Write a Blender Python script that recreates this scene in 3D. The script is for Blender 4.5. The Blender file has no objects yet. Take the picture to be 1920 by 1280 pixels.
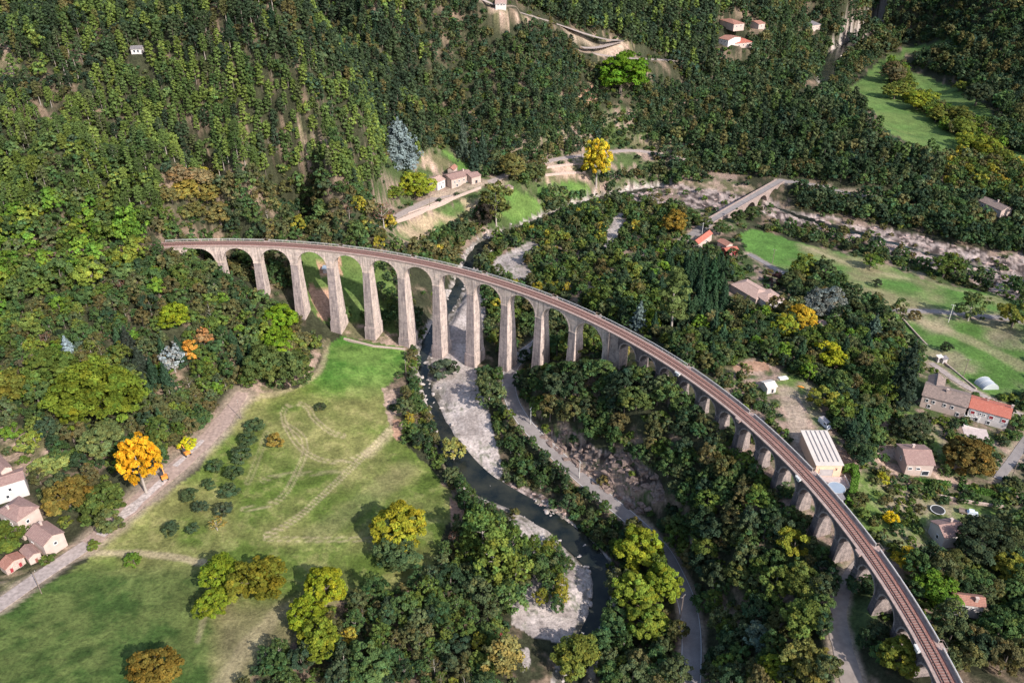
# Stone railway viaduct over a wooded river valley, seen from the air.
import bpy, math, random
import numpy as np
from math import radians, sin, cos, pi

SC = bpy.context.scene
COL = SC.collection
rng = np.random.default_rng(7)
random.seed(7)

# ------------------------------------------------------------------ camera model (metres, viaduct deck at z = 0)
CAM = np.array([128.7, -119.6, 163.2]); PIT = 0.5571; FOC = 1599.2   # focal length in pixels of a 1920 px wide frame
FW = np.array([0, cos(PIT), -sin(PIT)]); RT = np.array([1.0, 0, 0]); UP = np.array([0, sin(PIT), cos(PIT)])
def project(P):
    d = np.atleast_2d(P) - CAM
    z = d @ FW
    return np.stack([960 + FOC*(d @ RT)/z, 640 - FOC*(d @ UP)/z], 1), z
def ray(u, v):
    d = FW*FOC + RT*(u-960) + UP*(640-v)
    return d/np.linalg.norm(d)
def hitz(u, v, z):
    d = ray(u, v); t = (z-CAM[2])/d[2]; return CAM + t*d

# ------------------------------------------------------------------ viaduct axis: a circle of radius 225 m
RR = 225.0; TH0 = 1.6561; LB = 17.11; LS = 10.13; OFF = 5.72
A12 = 12*LB; ASM = A12+OFF; AEND = ASM+17*LS
def RP(a, r, z):
    t = TH0 - a/RR
    return (r*cos(t), r*sin(t), z)

# ------------------------------------------------------------------ noise
def hash2(ix, iy, s):
    h = (ix.astype(np.int64)*374761393 + iy.astype(np.int64)*668265263 + s*974634777) & 0x7fffffff
    h = ((h ^ (h >> 13))*1274126177) & 0x7fffffff
    return ((h ^ (h >> 16)) & 0xffff)/65535.0
def vnoise(x, y, s=0):
    ix = np.floor(x).astype(int); iy = np.floor(y).astype(int)
    fx = x-ix; fy = y-iy
    fx = fx*fx*(3-2*fx); fy = fy*fy*(3-2*fy)
    a = hash2(ix, iy, s); b = hash2(ix+1, iy, s); c = hash2(ix, iy+1, s); d = hash2(ix+1, iy+1, s)
    return (a*(1-fx)+b*fx)*(1-fy) + (c*(1-fx)+d*fx)*fy
def fbm(x, y, scale, s=0, octv=4):
    o = 0; w = 1; t = 0
    for k in range(octv):
        o = o + w*vnoise(x/scale*2**k, y/scale*2**k, s+k*17); t += w; w *= .5
    return o/t
def sstep(a, b, x):
    t = np.clip((x-a)/(b-a), 0, 1); return t*t*(3-2*t)
def inpoly(U, V, poly):
    r = np.zeros(U.shape, bool); n = len(poly); j = n-1
    for i in range(n):
        xi, yi = poly[i]; xj, yj = poly[j]
        if yi != yj:
            c = ((yi > V) != (yj > V)) & (U < (xj-xi)*(V-yi)/(yj-yi)+xi)
            r ^= c
        j = i
    return r
def polydist(X, Y, P):
    """distance to a polyline P (n,k>=2): returns dist, interpolated extra columns"""
    P = np.asarray(P, float); best = np.full(X.shape, 1e9); ex = [np.zeros(X.shape) for _ in range(P.shape[1]-2)]
    lo = P[:, :2].min(0)-60; hi = P[:, :2].max(0)+60
    m = (X > lo[0]) & (X < hi[0]) & (Y > lo[1]) & (Y < hi[1])
    if not m.any(): return best, ex
    x = X[m]; y = Y[m]; bb = best[m]; ee = [e[m] for e in ex]
    for a, b in zip(P[:-1], P[1:]):
        d = b[:2]-a[:2]; L = d@d
        if L < 1e-9: continue
        t = np.clip(((x-a[0])*d[0]+(y-a[1])*d[1])/L, 0, 1)
        q = np.hypot(x-a[0]-t*d[0], y-a[1]-t*d[1])
        k = q < bb; bb = np.where(k, q, bb)
        for i in range(len(ee)): ee[i] = np.where(k, a[2+i]+t*(b[2+i]-a[2+i]), ee[i])
    best[m] = bb
    for i in range(len(ex)): ex[i][m] = ee[i]
    return best, ex

# ------------------------------------------------------------------ terrain: heights known at places seen in the photograph
CP = [
(0,1279,-34),(200,1279,-36),(450,1279,-39),(0,1130,-34),(100,1060,-36),(200,1150,-37),(300,1100,-38),(40,930,-33),(150,930,-34),(250,930,-37),
(400,1000,-39),(600,1000,-41),(800,1000,-42),(600,800,-40),(700,700,-40.5),(480,780,-39),(620,640,-41),(745,650,-42),(440,740,-37),(350,860,-37),
(0,800,-28),(100,780,-27),(200,760,-27),(300,740,-30),(0,650,-18),(150,650,-17),(300,640,-19),(400,650,-25),(500,690,-34),(560,620,-35),
(0,530,-8),(150,530,-6),(280,520,-7),(350,560,-11),(450,580,-25),(300,455,-1),(340,460,-3),(0,430,3),(150,430,2),(240,440,0),
(100,330,15),(250,330,12),(400,400,-5),(500,430,-13),(440,500,-22),(600,420,-22),(700,430,-31),(780,440,-36),(750,425,-35),(850,340,-27.5),
(735,405,-32),(800,380,-31),(905,345,-26),(960,380,-36),(1000,350,-33),(1060,345,-34),(1150,365,-41),(1010,415,-42),(905,455,-43),(880,490,-43),
(450,350,8),(600,340,2),(680,380,-18),(740,300,-12),(100,250,38),(300,250,40),(450,230,42),(600,240,30),(700,240,12),(780,240,-2),
(100,120,58),(250,95,62),(400,110,60),(560,150,50),(680,200,33),(250,30,70),(450,50,62),(0,60,66),(0,0,75),
(640,120,25),(700,100,35),(700,0,62),(500,0,72),(900,0,55),(900,100,25),(900,200,-2),(900,270,-18),(850,150,12),(800,210,-2),
(1000,250,-12),(1000,150,12),(1000,50,38),(1000,0,45),(1150,280,-30),(1100,250,-20),(1100,150,5),(1150,90,20),(1150,0,40),(1250,285,-31),
(1250,200,-15),(1250,120,0),(1280,30,25),(1400,60,10),(1400,0,30),(1350,250,-25),(1400,200,-22),(1450,250,-22),(1450,170,-20),(1550,150,-38),
(1500,260,-22),(1600,300,-25),(1450,320,-33),(1460,340,-33),(1540,348,-33),(1340,410,-34),(1400,390,-40),(1600,345,-30),(1700,335,-30),(1700,250,-36),
(1620,180,-37),(1700,95,-38),(1900,300,-36),(1600,230,-15),(1550,210,-15),(1800,400,-35.5),(1800,480,-39),(1920,510,-39),(1500,400,-40),(1650,435,-40),
(1850,440,-36.5),(1700,400,-36.5),(1600,380,-36.5),(1860,380,-33),(1900,150,-28),(1920,60,-5),(1800,0,5),(1920,0,15),(1750,60,-25),(1700,0,-5),
(1600,0,0),(1650,60,-35),(1580,90,-38),(1500,60,-20),(1500,0,10),(1500,100,-28),(1900,230,-32),
(1050,450,-41),(1100,520,-38),(1200,450,-38),(1250,400,-38),(1340,440,-33),(1380,470,-33),(1300,520,-30),(1420,540,-28),(1250,620,-25),(1150,560,-31),
(1330,640,-20),(1400,600,-24),(1500,580,-26),(1540,600,-26),(1400,450,-34),(1560,500,-34),(1700,540,-33),(1850,580,-32),(1680,583,-30),(1890,597,-30),
(1800,650,-28),(1900,700,-26),(1700,640,-26),(1740,730,-22),(1850,780,-21),(1920,800,-22),(1600,700,-20),(1500,700,-17),(1400,690,-15),(1450,740,-15),
(1540,800,-14),(1520,880,-13),(1700,860,-18),(1650,950,-15),(1780,980,-17),(1900,1000,-18),(1720,1100,-12),(1820,1140,-15),(1919,1279,-12),(1800,1279,-8),(1919,1100,-17),
(1100,680,-19),(1000,700,-36),(1050,760,-27),(1200,750,-13),(1300,820,-12.5),(1400,900,-15),(1330,770,-12),(1420,860,-13.5),(1250,880,-26),(1130,850,-33),(950,700,-41),(1030,840,-41),(1130,930,-41.5),
(1240,1030,-42),(1290,1200,-42),(1130,800,-27),(1300,1000,-28),(1400,1050,-22),(1500,1000,-14.5),(1350,1200,-35),(1450,1200,-24),(1550,1150,-14),(1600,1230,-12),(1500,1279,-19),
(1000,970,-44),(1120,1100,-44.3),(1060,1279,-44.5),(900,1100,-42.5),(850,1200,-42),(700,1150,-41.5),(650,1279,-41),(1200,1100,-42),(1230,1250,-42),(950,1279,-43),(900,800,-43.3),(830,760,-43.3)]
PTS = [tuple(hitz(u, v, z)[:2])+(z,) for u, v, z in CP]
# ground under the viaduct, at the foot of its piers
for k, z in ((0,-4),(1,-14),(2,-25),(3,-35),(4,-41),(5,-41.5),(6,-42),(7,-43.3),(8,-43.5),(9,-41),(10,-33),(11,-22),(12,-17)):
    PTS.append(RP(k*LB, RR, z))
for k, z in ((1,-12),(3,-11),(5,-11),(7,-12),(9,-13),(11,-14),(14,-12),(17,-7)):
    PTS.append(RP(ASM+k*LS, RR, z))
for x, y, z in ((-300,-100,0),(-150,0,-25),(0,-120,-38),(128,-150,-40),(250,-120,-20),(400,-100,0),(500,100,-5),(560,250,-10),(-250,120,0),(-350,300,40),(-500,500,100),
                (-300,700,120),(0,900,130),(300,1100,100),(600,1200,60),(900,1000,60),(1000,600,40),(800,400,0),(700,200,10),(128,-500,0),(1500,1500,150),(-900,1500,200),(2500,500,150),(128,3000,250),(-1500,0,150)):
    PTS.append((x, y, z))
PTS = np.array(PTS)
def _tps(r2): return r2*np.log(r2+1e-9)
_S = 300.0
def _fit():
    P = PTS[:, :2]/_S; n = len(P)
    D = ((P[:, None]-P[None])**2).sum(2)
    K = _tps(D)*.5 + np.eye(n)*2e-4
    A = np.zeros((n+3, n+3)); A[:n, :n] = K; A[:n, n] = 1; A[:n, n+1:] = P; A[n, :n] = 1; A[n+1:, :n] = P.T
    b = np.zeros(n+3); b[:n] = PTS[:, 2]
    return np.linalg.solve(A, b)
_W = _fit()
def rbf(X, Y):
    x = np.ravel(X)/_S; y = np.ravel(Y)/_S; out = np.empty(x.shape); P = PTS[:, :2]/_S; n = len(P)
    for i in range(0, len(x), 40000):
        xx = x[i:i+40000, None]; yy = y[i:i+40000, None]
        r2 = (xx-P[:, 0])**2+(yy-P[:, 1])**2
        out[i:i+40000] = (_tps(r2)*.5)@_W[:n] + _W[n] + xx[:, 0]*_W[n+1] + yy[:, 0]*_W[n+2]
    return out.reshape(np.shape(X))
GX0, GY0, GS, GNX, GNY = -700.0, -260.0, 5.0, 460, 360
_gx = GX0+GS*np.arange(GNX); _gy = GY0+GS*np.arange(GNY)
_GX, _GY = np.meshgrid(_gx, _gy)
_G = np.clip(rbf(_GX, _GY), -46, 140)
def base_z(x, y):
    x = np.asarray(x, float); y = np.asarray(y, float)
    fx = np.clip((x-GX0)/GS, 0, GNX-1.001); fy = np.clip((y-GY0)/GS, 0, GNY-1.001)
    ix = fx.astype(int); iy = fy.astype(int); fx = fx-ix; fy = fy-iy
    return (_G[iy, ix]*(1-fx)+_G[iy, ix+1]*fx)*(1-fy)+(_G[iy+1, ix]*(1-fx)+_G[iy+1, ix+1]*fx)*fy

def hit(u, v, dz=0.0, zf=None):
    """first point of the ray through a place of the photograph that lies dz above the ground"""
    zf = zf or base_z
    d = ray(u, v); t = np.arange(90, 1700, 1.0)
    P = CAM+t[:, None]*d
    g = zf(P[:, 0], P[:, 1])+dz
    k = np.argmax(P[:, 2] < g)
    if P[k, 2] >= g[k]: k = len(t)-1
    a, b = t[max(k-1, 0)], t[k]
    for _ in range(12):
        m = (a+b)/2; p = CAM+m*d
        if p[2] < zf(p[0], p[1])+dz: b = m
        else: a = m
    p = CAM+b*d
    return np.array([p[0], p[1], p[2]-dz])

# ------------------------------------------------------------------ lines that cut into the terrain
def line(px, hw, z=None, smooth=3, z2=None):
    """pixels -> smoothed world polyline with columns x, y, z, halfwidth"""
    P = []
    for i, p in enumerate(px):
        w = hw if np.isscalar(hw) else hw[i]
        if z is None: h = hit(p[0], p[1])
        else: h = hitz(p[0], p[1], z+(z2-z)*i/(len(px)-1) if z2 is not None else z)
        P.append((h[0], h[1], h[2], w))
    P = np.array(P)
    for _ in range(smooth):        # corner cutting
        Q = [P[0]]
        for a, b in zip(P[:-1], P[1:]): Q += [a*.75+b*.25, a*.25+b*.75]
        Q.append(P[-1]); P = np.array(Q)
    # even out the height along the line
    for _ in range(60):
        P[1:-1, 2] = (P[:-2, 2]+P[2:, 2])*.5*.5+P[1:-1, 2]*.5
    return P
RIVER = line([(1240,352),(1150,366),(1080,386),(1010,415),(940,442),(903,458),(884,488),(868,522),(845,570),(800,640),(790,690),(806,745),(828,800),(850,850),(893,900),(945,930),(1010,965),(1078,1012),(1120,1055),(1133,1100),(1120,1155),(1098,1205),(1070,1290)],
             [2.2,2.6,2.6,3,2.8,3,3,2.6,2.6,2.2,1.5,1.7,2.2,3.6,4.1,3.7,3.4,3.0,2.6,2.5,2.6,2.6,2.6], -44.2, z2=-45.6)
RIVER2 = line([(1545,185),(1548,150),(1552,125),(1566,100),(1590,82),(1625,66),(1650,50)], [5,5,4,4,4,5,5], -39.6)
RIVER3 = line([(1440,385),(1520,412),(1620,440),(1720,470),(1800,492),(1930,530)], [1.2,1.0,1.2,1.0,1.2,1.2], -40.2)
ROADS = {}
ROADS['valley'] = line([(1010,640),(975,668),(953,700),(955,745),(985,792),(1030,842),(1080,887),(1130,928),(1190,980),(1240,1030),(1273,1080),(1290,1130),(1297,1200),(1294,1300)], 2.9)
ROADS['village'] = line([(-60,1175),(0,1132),(60,1090),(120,1050),(165,1020)], 2.6)
ROADS['track'] = line([(165,1020),(225,968),(290,912),(350,858),(400,812),(437,765),(455,735)], [2.8,3.2,3.6,3.6,3.6,2.8,2.4])
ROADS['house'] = line([(725,412),(800,381),(850,362),(905,345),(960,326),(1025,300),(1060,294),(1100,290),(1180,282),(1230,287),(1285,299)], [2.6,2.8,3,3,2.2,2.4,2.4,2.4,2.4,2.4,2.4])
ROADS['bridge'] = line([(1255,472),(1290,448),(1325,420),(1342,409)], 3.0)
ROADS['bridge_east'] = line([(1458,341),(1490,340),(1540,349),(1600,366),(1660,372)], 2.6)
ROADS['top'] = line([(880,-20),(920,10),(980,22),(1040,45),(1090,62),(1140,78),(1165,76)], 2.6)
ROADS['top_bend'] = line([(1165,76),(1120,92),(1090,88)], 2.4)
ROADS['top_low'] = line([(1110,98),(1160,106),(1210,110),(1275,118)], 2.4)
ROADS['field'] = line([(1660,582),(1740,583),(1820,590),(1890,597),(1960,612)], 1.7)
ROADS['meadow'] = line([(1404,476),(1436,494),(1475,515)], 1.5)
ROADS['lane'] = line([(1745,680),(1790,712),(1850,745),(1930,785)], 1.3)
ROADS['drive'] = line([(1960,780),(1920,830),(1897,865),(1880,885),(1872,898)], 1.5)
ROADS['yard'] = line([(1478,735),(1492,775),(1503,815),(1512,850)], 2.4)
ROADS['under'] = line([(1640,1030),(1600,1065),(1578,1110),(1568,1165),(1580,1215),(1600,1290)], [1.6,1.6,1.8,2.2,3.0,3.0])
RAILX = [np.array([RP(a, RR, -0.9)+(3.2,) for a in np.arange(-120, -4, 4)]), np.array([RP(a, RR, -0.9)+(3.2,) for a in np.arange(AEND+2, AEND+90, 4)])]

ROCKS = [[(1030,800),(1070,800),(1120,840),(1190,850),(1240,900),(1250,940),(1190,950),(1120,905),(1060,858),(1010,815)],
         [(1175,345),(1260,340),(1300,350),(1400,365),(1400,400),(1290,388),(1200,388)],
         [(1430,365),(1480,395),(1560,405),(1640,422),(1720,440),(1800,462),(1930,480),(1930,575),(1860,548),(1780,512),(1700,488),(1600,458),(1500,425),(1430,405)],
         [(935,905),(960,900),(1040,940),(1100,1010),(1150,1060),(1145,1085),(1090,1040),(1040,985),(940,925)],
         [(890,440),(915,430),(945,430),(945,450),(915,452),(885,480),(870,500),(860,490),(870,465)],
         [(1500,20),(1560,55),(1620,45),(1660,40),(1660,60),(1600,85),(1570,110),(1560,190),(1530,185),(1535,130),(1555,90),(1600,65)]]
FLATS = []   # house platforms: (x, y, z, radius)
def ground_z(x, y, uv=None):
    x = np.asarray(x, float); y = np.asarray(y, float); sh = x.shape; x = np.atleast_1d(x).ravel(); y = np.atleast_1d(y).ravel()
    z = base_z(x, y)
    d0 = np.hypot(x-CAM[0], y-CAM[1])
    z = z + (fbm(x, y, 22, 3, 3)-.5)*2.8*sstep(-0.2, 1, d0/400)
    uv, dep = project(np.stack([x, y, z], 1))
    ok = dep > 5
    rk = np.zeros(x.shape)
    for p in ROCKS: rk[ok & inpoly(uv[:, 0], uv[:, 1], p)] = 1
    a = x*.8+y*.6; b = -x*.6+y*.8
    rn = fbm(a, b*2.2, 9, 11, 4)
    z = z + rk*((np.abs(rn-.5)*3.6-0.3) + (np.floor(rn*9)/9-rn)*4)
    for P in (RIVER, RIVER2, RIVER3):
        d, (zz, hw) = polydist(x, y, P)
        wob = (fbm(x, y, 5, 5, 3)-.5)*2.2
        k = sstep(hw+7+wob, hw+2.2+wob, d); z = z*(1-k)+k*np.minimum(z, zz+.55)
        k = sstep(hw+1.2+wob, hw-.8+wob, d); z = z*(1-k)+k*(zz-.7)
    for nm_, P in ROADS.items():
        d, (zz, hw) = polydist(x, y, P); bw = 15 if nm_[:3] in ('top', 'hou') else (8 if nm_ in ('track', 'village') else 5)
        k = sstep(hw+bw, hw+.6, d); z = z*(1-k)+k*(zz-.12)
    for P in RAILX:
        d, (zz, hw) = polydist(x, y, P)
        k = sstep(hw+7, hw+.5, d); z = z*(1-k)+k*zz
    for fx, fy, fz, fr in FLATS:
        d = np.hypot(x-fx, y-fy); k = sstep(fr+4, fr, d); z = z*(1-k)+k*fz
    return z.reshape(sh)
_gz1 = lambda x, y: ground_z(x, y)
def ghit(u, v, dz=0.0): return hit(u, v, dz, _gz1)
# ------------------------------------------------------------------ scene helpers
def new_mesh(name, V, F, mat=None, cols=None, uvs=None, smooth=False):
    me = bpy.data.meshes.new(name)
    V = np.asarray(V, np.float32)
    if isinstance(F, np.ndarray):
        n, k = F.shape
        me.vertices.add(len(V)); me.vertices.foreach_set('co', V.ravel())
        me.loops.add(n*k); me.loops.foreach_set('vertex_index', F.ravel().astype(np.int32))
        me.polygons.add(n); me.polygons.foreach_set('loop_start', np.arange(0, n*k, k, dtype=np.int32))
        me.update(calc_edges=True)
    else:
        me.from_pydata([tuple(v) for v in V.tolist()], [], F)
    if cols is not None:
        at = me.color_attributes.new('Col', 'FLOAT_COLOR', 'POINT')
        c = np.ones((len(V), 4), np.float32); c[:, :cols.shape[1]] = cols
        at.data.foreach_set('color', c.ravel())
    if uvs is not None:
        uv = me.uv_layers.new(name='UVMap'); uv.data.foreach_set('uv', np.asarray(uvs, np.float32).ravel())
    if mat: me.materials.append(mat)
    me.polygons.foreach_set('use_smooth', np.full(len(me.polygons), bool(smooth)))
    return me
def link(name, me, parent=None):
    o = bpy.data.objects.new(name, me); COL.objects.link(o)
    if parent is not None: o.parent = parent
    return o
def tag(o, label=None, cat=None, group=None, kind=None):
    if label: o['label'] = label
    if cat: o['category'] = cat
    if group: o['group'] = group
    if kind: o['kind'] = kind
    return o
def empty(name, loc=(0, 0, 0), rz=0):
    o = bpy.data.objects.new(name, None); COL.objects.link(o); o.location = loc; o.rotation_euler = (0, 0, rz); o.empty_display_size = .5
    return o

class MB:
    """collects boxes, prisms and tubes into one mesh"""
    def __init__(s): s.v = []; s.f = []; s.m = []
    def add(s, V, F, m=0):
        b = len(s.v); s.v += [tuple(map(float, p)) for p in V]; s.f += [tuple(i+b for i in f) for f in F]; s.m += [m]*len(F)
    def box(s, c, d, rz=0, m=0):
        x, y, z = d[0]/2, d[1]/2, d[2]/2; cs, sn = cos(rz), sin(rz)
        V = [(c[0]+a*x*cs-b*y*sn, c[1]+a*x*sn+b*y*cs, c[2]+e*z) for a, b, e in ((-1,-1,-1),(1,-1,-1),(1,1,-1),(-1,1,-1),(-1,-1,1),(1,-1,1),(1,1,1),(-1,1,1))]
        s.add(V, [(0,3,2,1),(4,5,6,7),(0,1,5,4),(1,2,6,5),(2,3,7,6),(3,0,4,7)], m)
    def tube(s, P, R, n=6, m=0, caps=True):
        P = [np.array(p, float) for p in P]; V = []; F = []
        for i, p in enumerate(P):
            d = P[min(i+1, len(P)-1)]-P[max(i-1, 0)]; d = d/(np.linalg.norm(d)+1e-9)
            a = np.cross(d, (0, 0, 1) if abs(d[2]) < .9 else (1, 0, 0)); a /= np.linalg.norm(a); b = np.cross(d, a)
            r = R[i] if not np.isscalar(R) else R
            V += [p+r*(a*cos(2*pi*k/n)+b*sin(2*pi*k/n)) for k in range(n)]
        for i in range(len(P)-1):
            for k in range(n):
                k2 = (k+1) % n; F.append((i*n+k, i*n+k2, (i+1)*n+k2, (i+1)*n+k))
        if caps: F.append(tuple(range(n-1, -1, -1))); F.append(tuple((len(P)-1)*n+k for k in range(n)))
        s.add(V, F, m)
    def prism(s, poly, z0, z1, m=0):
        n = len(poly); V = [(x, y, z0) for x, y in poly]+[(x, y, z1) for x, y in poly]
        s.add(V, [tuple(range(n-1, -1, -1)), tuple(range(n, 2*n))]+[(i, (i+1) % n, n+(i+1) % n, n+i) for i in range(n)], m)
    def build(s, name, mats, parent=None, smooth=False):
        me = bpy.data.meshes.new(name); me.from_pydata(s.v, [], s.f)
        for m in (mats if isinstance(mats, (list, tuple)) else [mats]): me.materials.append(m)
        me.polygons.foreach_set('material_index', s.m)
        if smooth: me.polygons.foreach_set('use_smooth', [True]*len(s.f))
        me.update()
        return link(name, me, parent)

# ------------------------------------------------------------------ materials
def mat(name): 
    m = bpy.data.materials.new(name); m.use_nodes = True; nt = m.node_tree; b = nt.nodes['Principled BSDF']
    return m, nt, b
def N(nt, t, **k):
    n = nt.nodes.new(t)
    for a, v in k.items():
        if a.startswith('i_'): n.inputs[a[2:].replace('_', ' ')].default_value = v
        else: setattr(n, a, v)
    return n
def mixc(nt, fac, a, b, mode='MIX'):
    n = nt.nodes.new('ShaderNodeMix'); n.data_type = 'RGBA'; n.blend_type = mode
    for s, v in ((0, fac), (6, a), (7, b)):
        if hasattr(v, 'is_linked'): nt.links.new(v, n.inputs[s])
        elif s == 0: n.inputs[0].default_value = v
        else: n.inputs[s].default_value = tuple(v)+(1,) if len(v) == 3 else v
    return n.outputs[2]
def ramp(nt, src, stops):
    r = nt.nodes.new('ShaderNodeValToRGB'); e = r.color_ramp.elements
    while len(e) < len(stops): e.new(.5)
    for q, (p, c) in zip(e, stops): q.position = p; q.color = (c, c, c, 1) if np.isscalar(c) else tuple(c)+(1,)
    nt.links.new(src, r.inputs[0]); return r.outputs[0]
def noise(nt, co, scale, detail=4, rough=.55, dist=0):
    n = N(nt, 'ShaderNodeTexNoise'); n.inputs['Scale'].default_value = scale; n.inputs['Detail'].default_value = detail
    n.inputs['Roughness'].default_value = rough; n.inputs['Distortion'].default_value = dist
    if co is not None: nt.links.new(co, n.inputs['Vector'])
    return n.outputs['Fac']
def pos(nt): return nt.nodes.new('ShaderNodeNewGeometry').outputs['Position']
def bump(nt, b, h, st=.5, dist=.1):
    n = N(nt, 'ShaderNodeBump'); n.inputs['Strength'].default_value = st; n.inputs['Distance'].default_value = dist
    nt.links.new(h, n.inputs['Height']); nt.links.new(n.outputs[0], b.inputs['Normal'])
def plain(name, c, rough=.8, var=.25, sc=1.5, metal=0):
    m, nt, b = mat(name); p = pos(nt); f = noise(nt, p, sc, 6)
    c = np.array(c); col = mixc(nt, ramp(nt, f, [(.3, 0), (.7, 1)]), tuple(np.clip(c*(1-var), 0, 1)), tuple(np.clip(c*(1+var), 0, 1)))
    nt.links.new(col, b.inputs['Base Color']); b.inputs['Roughness'].default_value = rough; b.inputs['Metallic'].default_value = metal
    return m

# ground: albedo by land cover in the vertex colours, fine grain from noise
def ground_mat():
    m, nt, b = mat('ground'); p = pos(nt)
    at = N(nt, 'ShaderNodeVertexColor', layer_name='Col')
    f1 = noise(nt, p, .9, 8, .7); f2 = noise(nt, p, .13, 5)
    k = mixc(nt, 1, ramp(nt, f1, [(.28, .45), (.72, 1.5)]), ramp(nt, f2, [(.3, .8), (.7, 1.2)]), 'MULTIPLY')
    c = mixc(nt, 1, at.outputs[0], k, 'MULTIPLY')
    nt.links.new(c, b.inputs['Base Color']); b.inputs['Roughness'].default_value = .95; b.inputs['Specular IOR Level'].default_value = .15
    bump(nt, b, f1, .9, .5); return m
M = {}
M['ground'] = ground_mat()
def leaf_mat(name, inst):
    m, nt, b = mat(name)
    at = N(nt, 'ShaderNodeVertexColor', layer_name='Col')
    c = at.outputs[0]
    if inst:
        oi = nt.nodes.new('ShaderNodeObjectInfo'); c = mixc(nt, 1, at.outputs[0], oi.outputs['Color'], 'MULTIPLY')
    out = nt.nodes['Material Output']
    d = nt.nodes.new('ShaderNodeBsdfDiffuse'); t = nt.nodes.new('ShaderNodeBsdfTranslucent'); mx = nt.nodes.new('ShaderNodeMixShader'); mx.inputs[0].default_value = .22
    c2 = mixc(nt, 1, c, (1.15, 1.1, .6), 'MULTIPLY')
    nt.links.new(c, d.inputs[0]); nt.links.new(c2, t.inputs[0]); nt.links.new(d.outputs[0], mx.inputs[1]); nt.links.new(t.outputs[0], mx.inputs[2])
    nt.links.new(mx.outputs[0], out.inputs['Surface']); nt.nodes.remove(b); return m
M['leaf'] = leaf_mat('foliage', True); M['leaves'] = leaf_mat('foliage_mass', False)
M['bark'] = plain('bark', (.13, .10, .08), .9, .4, 3)
M['pale_bark'] = plain('pale_bark', (.34, .29, .25), .9, .3, 3)
def masonry(name, c1, c2, mortar, bw, bh, stain=.5, msz=.02, dark=.5):
    m, nt, b = mat(name); uv = N(nt, 'ShaderNodeUVMap', uv_map='UVMap').outputs[0]; p = pos(nt)
    br = N(nt, 'ShaderNodeTexBrick'); nt.links.new(uv, br.inputs['Vector'])
    for k, v in (('Color1', c1), ('Color2', c2), ('Mortar', mortar)): br.inputs[k].default_value = tuple(v)+(1,)
    for k, v in (('Scale', 1), ('Mortar Size', msz), ('Mortar Smooth', .3), ('Bias', 0), ('Brick Width', bw), ('Row Height', bh)): br.inputs[k].default_value = v
    f = noise(nt, p, .55, 7, .65)
    c = mixc(nt, 1, br.outputs[0], ramp(nt, f, [(.28, (dark, dark*.97, dark*.98)), (.5, .95), (.75, (1.25, 1.2, 1.12))]), 'MULTIPLY')
    mp = N(nt, 'ShaderNodeMapping'); mp.inputs['Scale'].default_value = (1.6, .09, 1); nt.links.new(uv, mp.inputs['Vector'])
    s = noise(nt, mp.outputs[0], 1.0, 6, .7)
    c = mixc(nt, stain, c, mixc(nt, 1, c, ramp(nt, s, [(.35, (.35, .33, .34)), (.52, 1), (.72, (1.35, 1.3, 1.3))]), 'MULTIPLY'))
    nt.links.new(c, b.inputs['Base Color']); b.inputs['Roughness'].default_value = .9; b.inputs['Specular IOR Level'].default_value = .2
    bump(nt, b, f, .5, .15); return m
M['ashlar'] = masonry('pale_ashlar', (.60, .475, .41), (.47, .38, .335), (.30, .25, .225), .9, .42, .8, .03, .6)
M['rubble'] = masonry('dark_rubble', (.30, .235, .215), (.17, .135, .13), (.36, .30, .27), .55, .3, .6, .05, .4)
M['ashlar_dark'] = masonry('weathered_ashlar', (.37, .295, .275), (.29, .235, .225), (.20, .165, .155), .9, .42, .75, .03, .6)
M['rubble_shade'] = masonry('shaded_rubble', (.105, .086, .088), (.058, .048, .05), (.17, .14, .135), .55, .3, .6, .05, .4)  # darker copy of the rubble; shade of the small arches' faces put into its colour
M['concrete'] = plain('pale_concrete', (.33, .235, .20), .9, .25, 1.2)
M['ballast'] = plain('brown_ballast', (.20, .092, .072), .95, .55, 2.6)
M['rail'] = plain('rusty_rail', (.075, .045, .04), .5, .3, 2, .3)
M['sleeper'] = plain('grey_sleeper', (.24, .155, .13), .9, .3, 3)
M['trough'] = plain('reddish_path', (.30, .18, .15), .95, .3, 2)
M['steel'] = plain('pale_painted_steel', (.52, .50, .47), .5, .12, 2)
def asphalt():
    m, nt, b = mat('asphalt'); p = pos(nt); f = noise(nt, p, .35, 6, .6); g = noise(nt, p, 4, 3)
    c = mixc(nt, ramp(nt, f, [(.3, 0), (.7, 1)]), (.19, .162, .152), (.27, .235, .22)); c = mixc(nt, 1, c, ramp(nt, g, [(.3, .85), (.7, 1.15)]), 'MULTIPLY')
    nt.links.new(c, b.inputs['Base Color']); b.inputs['Roughness'].default_value = .85; return m
M['asphalt'] = asphalt()
M['white_paint'] = plain('road_paint', (.62, .6, .58), .7, .15, 3)
M['dirt'] = plain('pale_dirt', (.33, .235, .19), .95, .3, .9)
M['chalk'] = plain('crushed_stone', (.42, .35, .32), .95, .45, 1.2)
def water():
    m, nt, b = mat('river_water'); p = pos(nt); f = noise(nt, p, .12, 5, .6); r = noise(nt, p, 1.3, 4, .6)
    c = mixc(nt, ramp(nt, f, [(.38, 0), (.65, 1)]), (.008, .012, .012), (.035, .036, .026))
    nt.links.new(c, b.inputs['Base Color']); b.inputs['Roughness'].default_value = .1; b.inputs['IOR'].default_value = 1.33
    bump(nt, b, r, .5, .12); return m
M['water'] = water()

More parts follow.
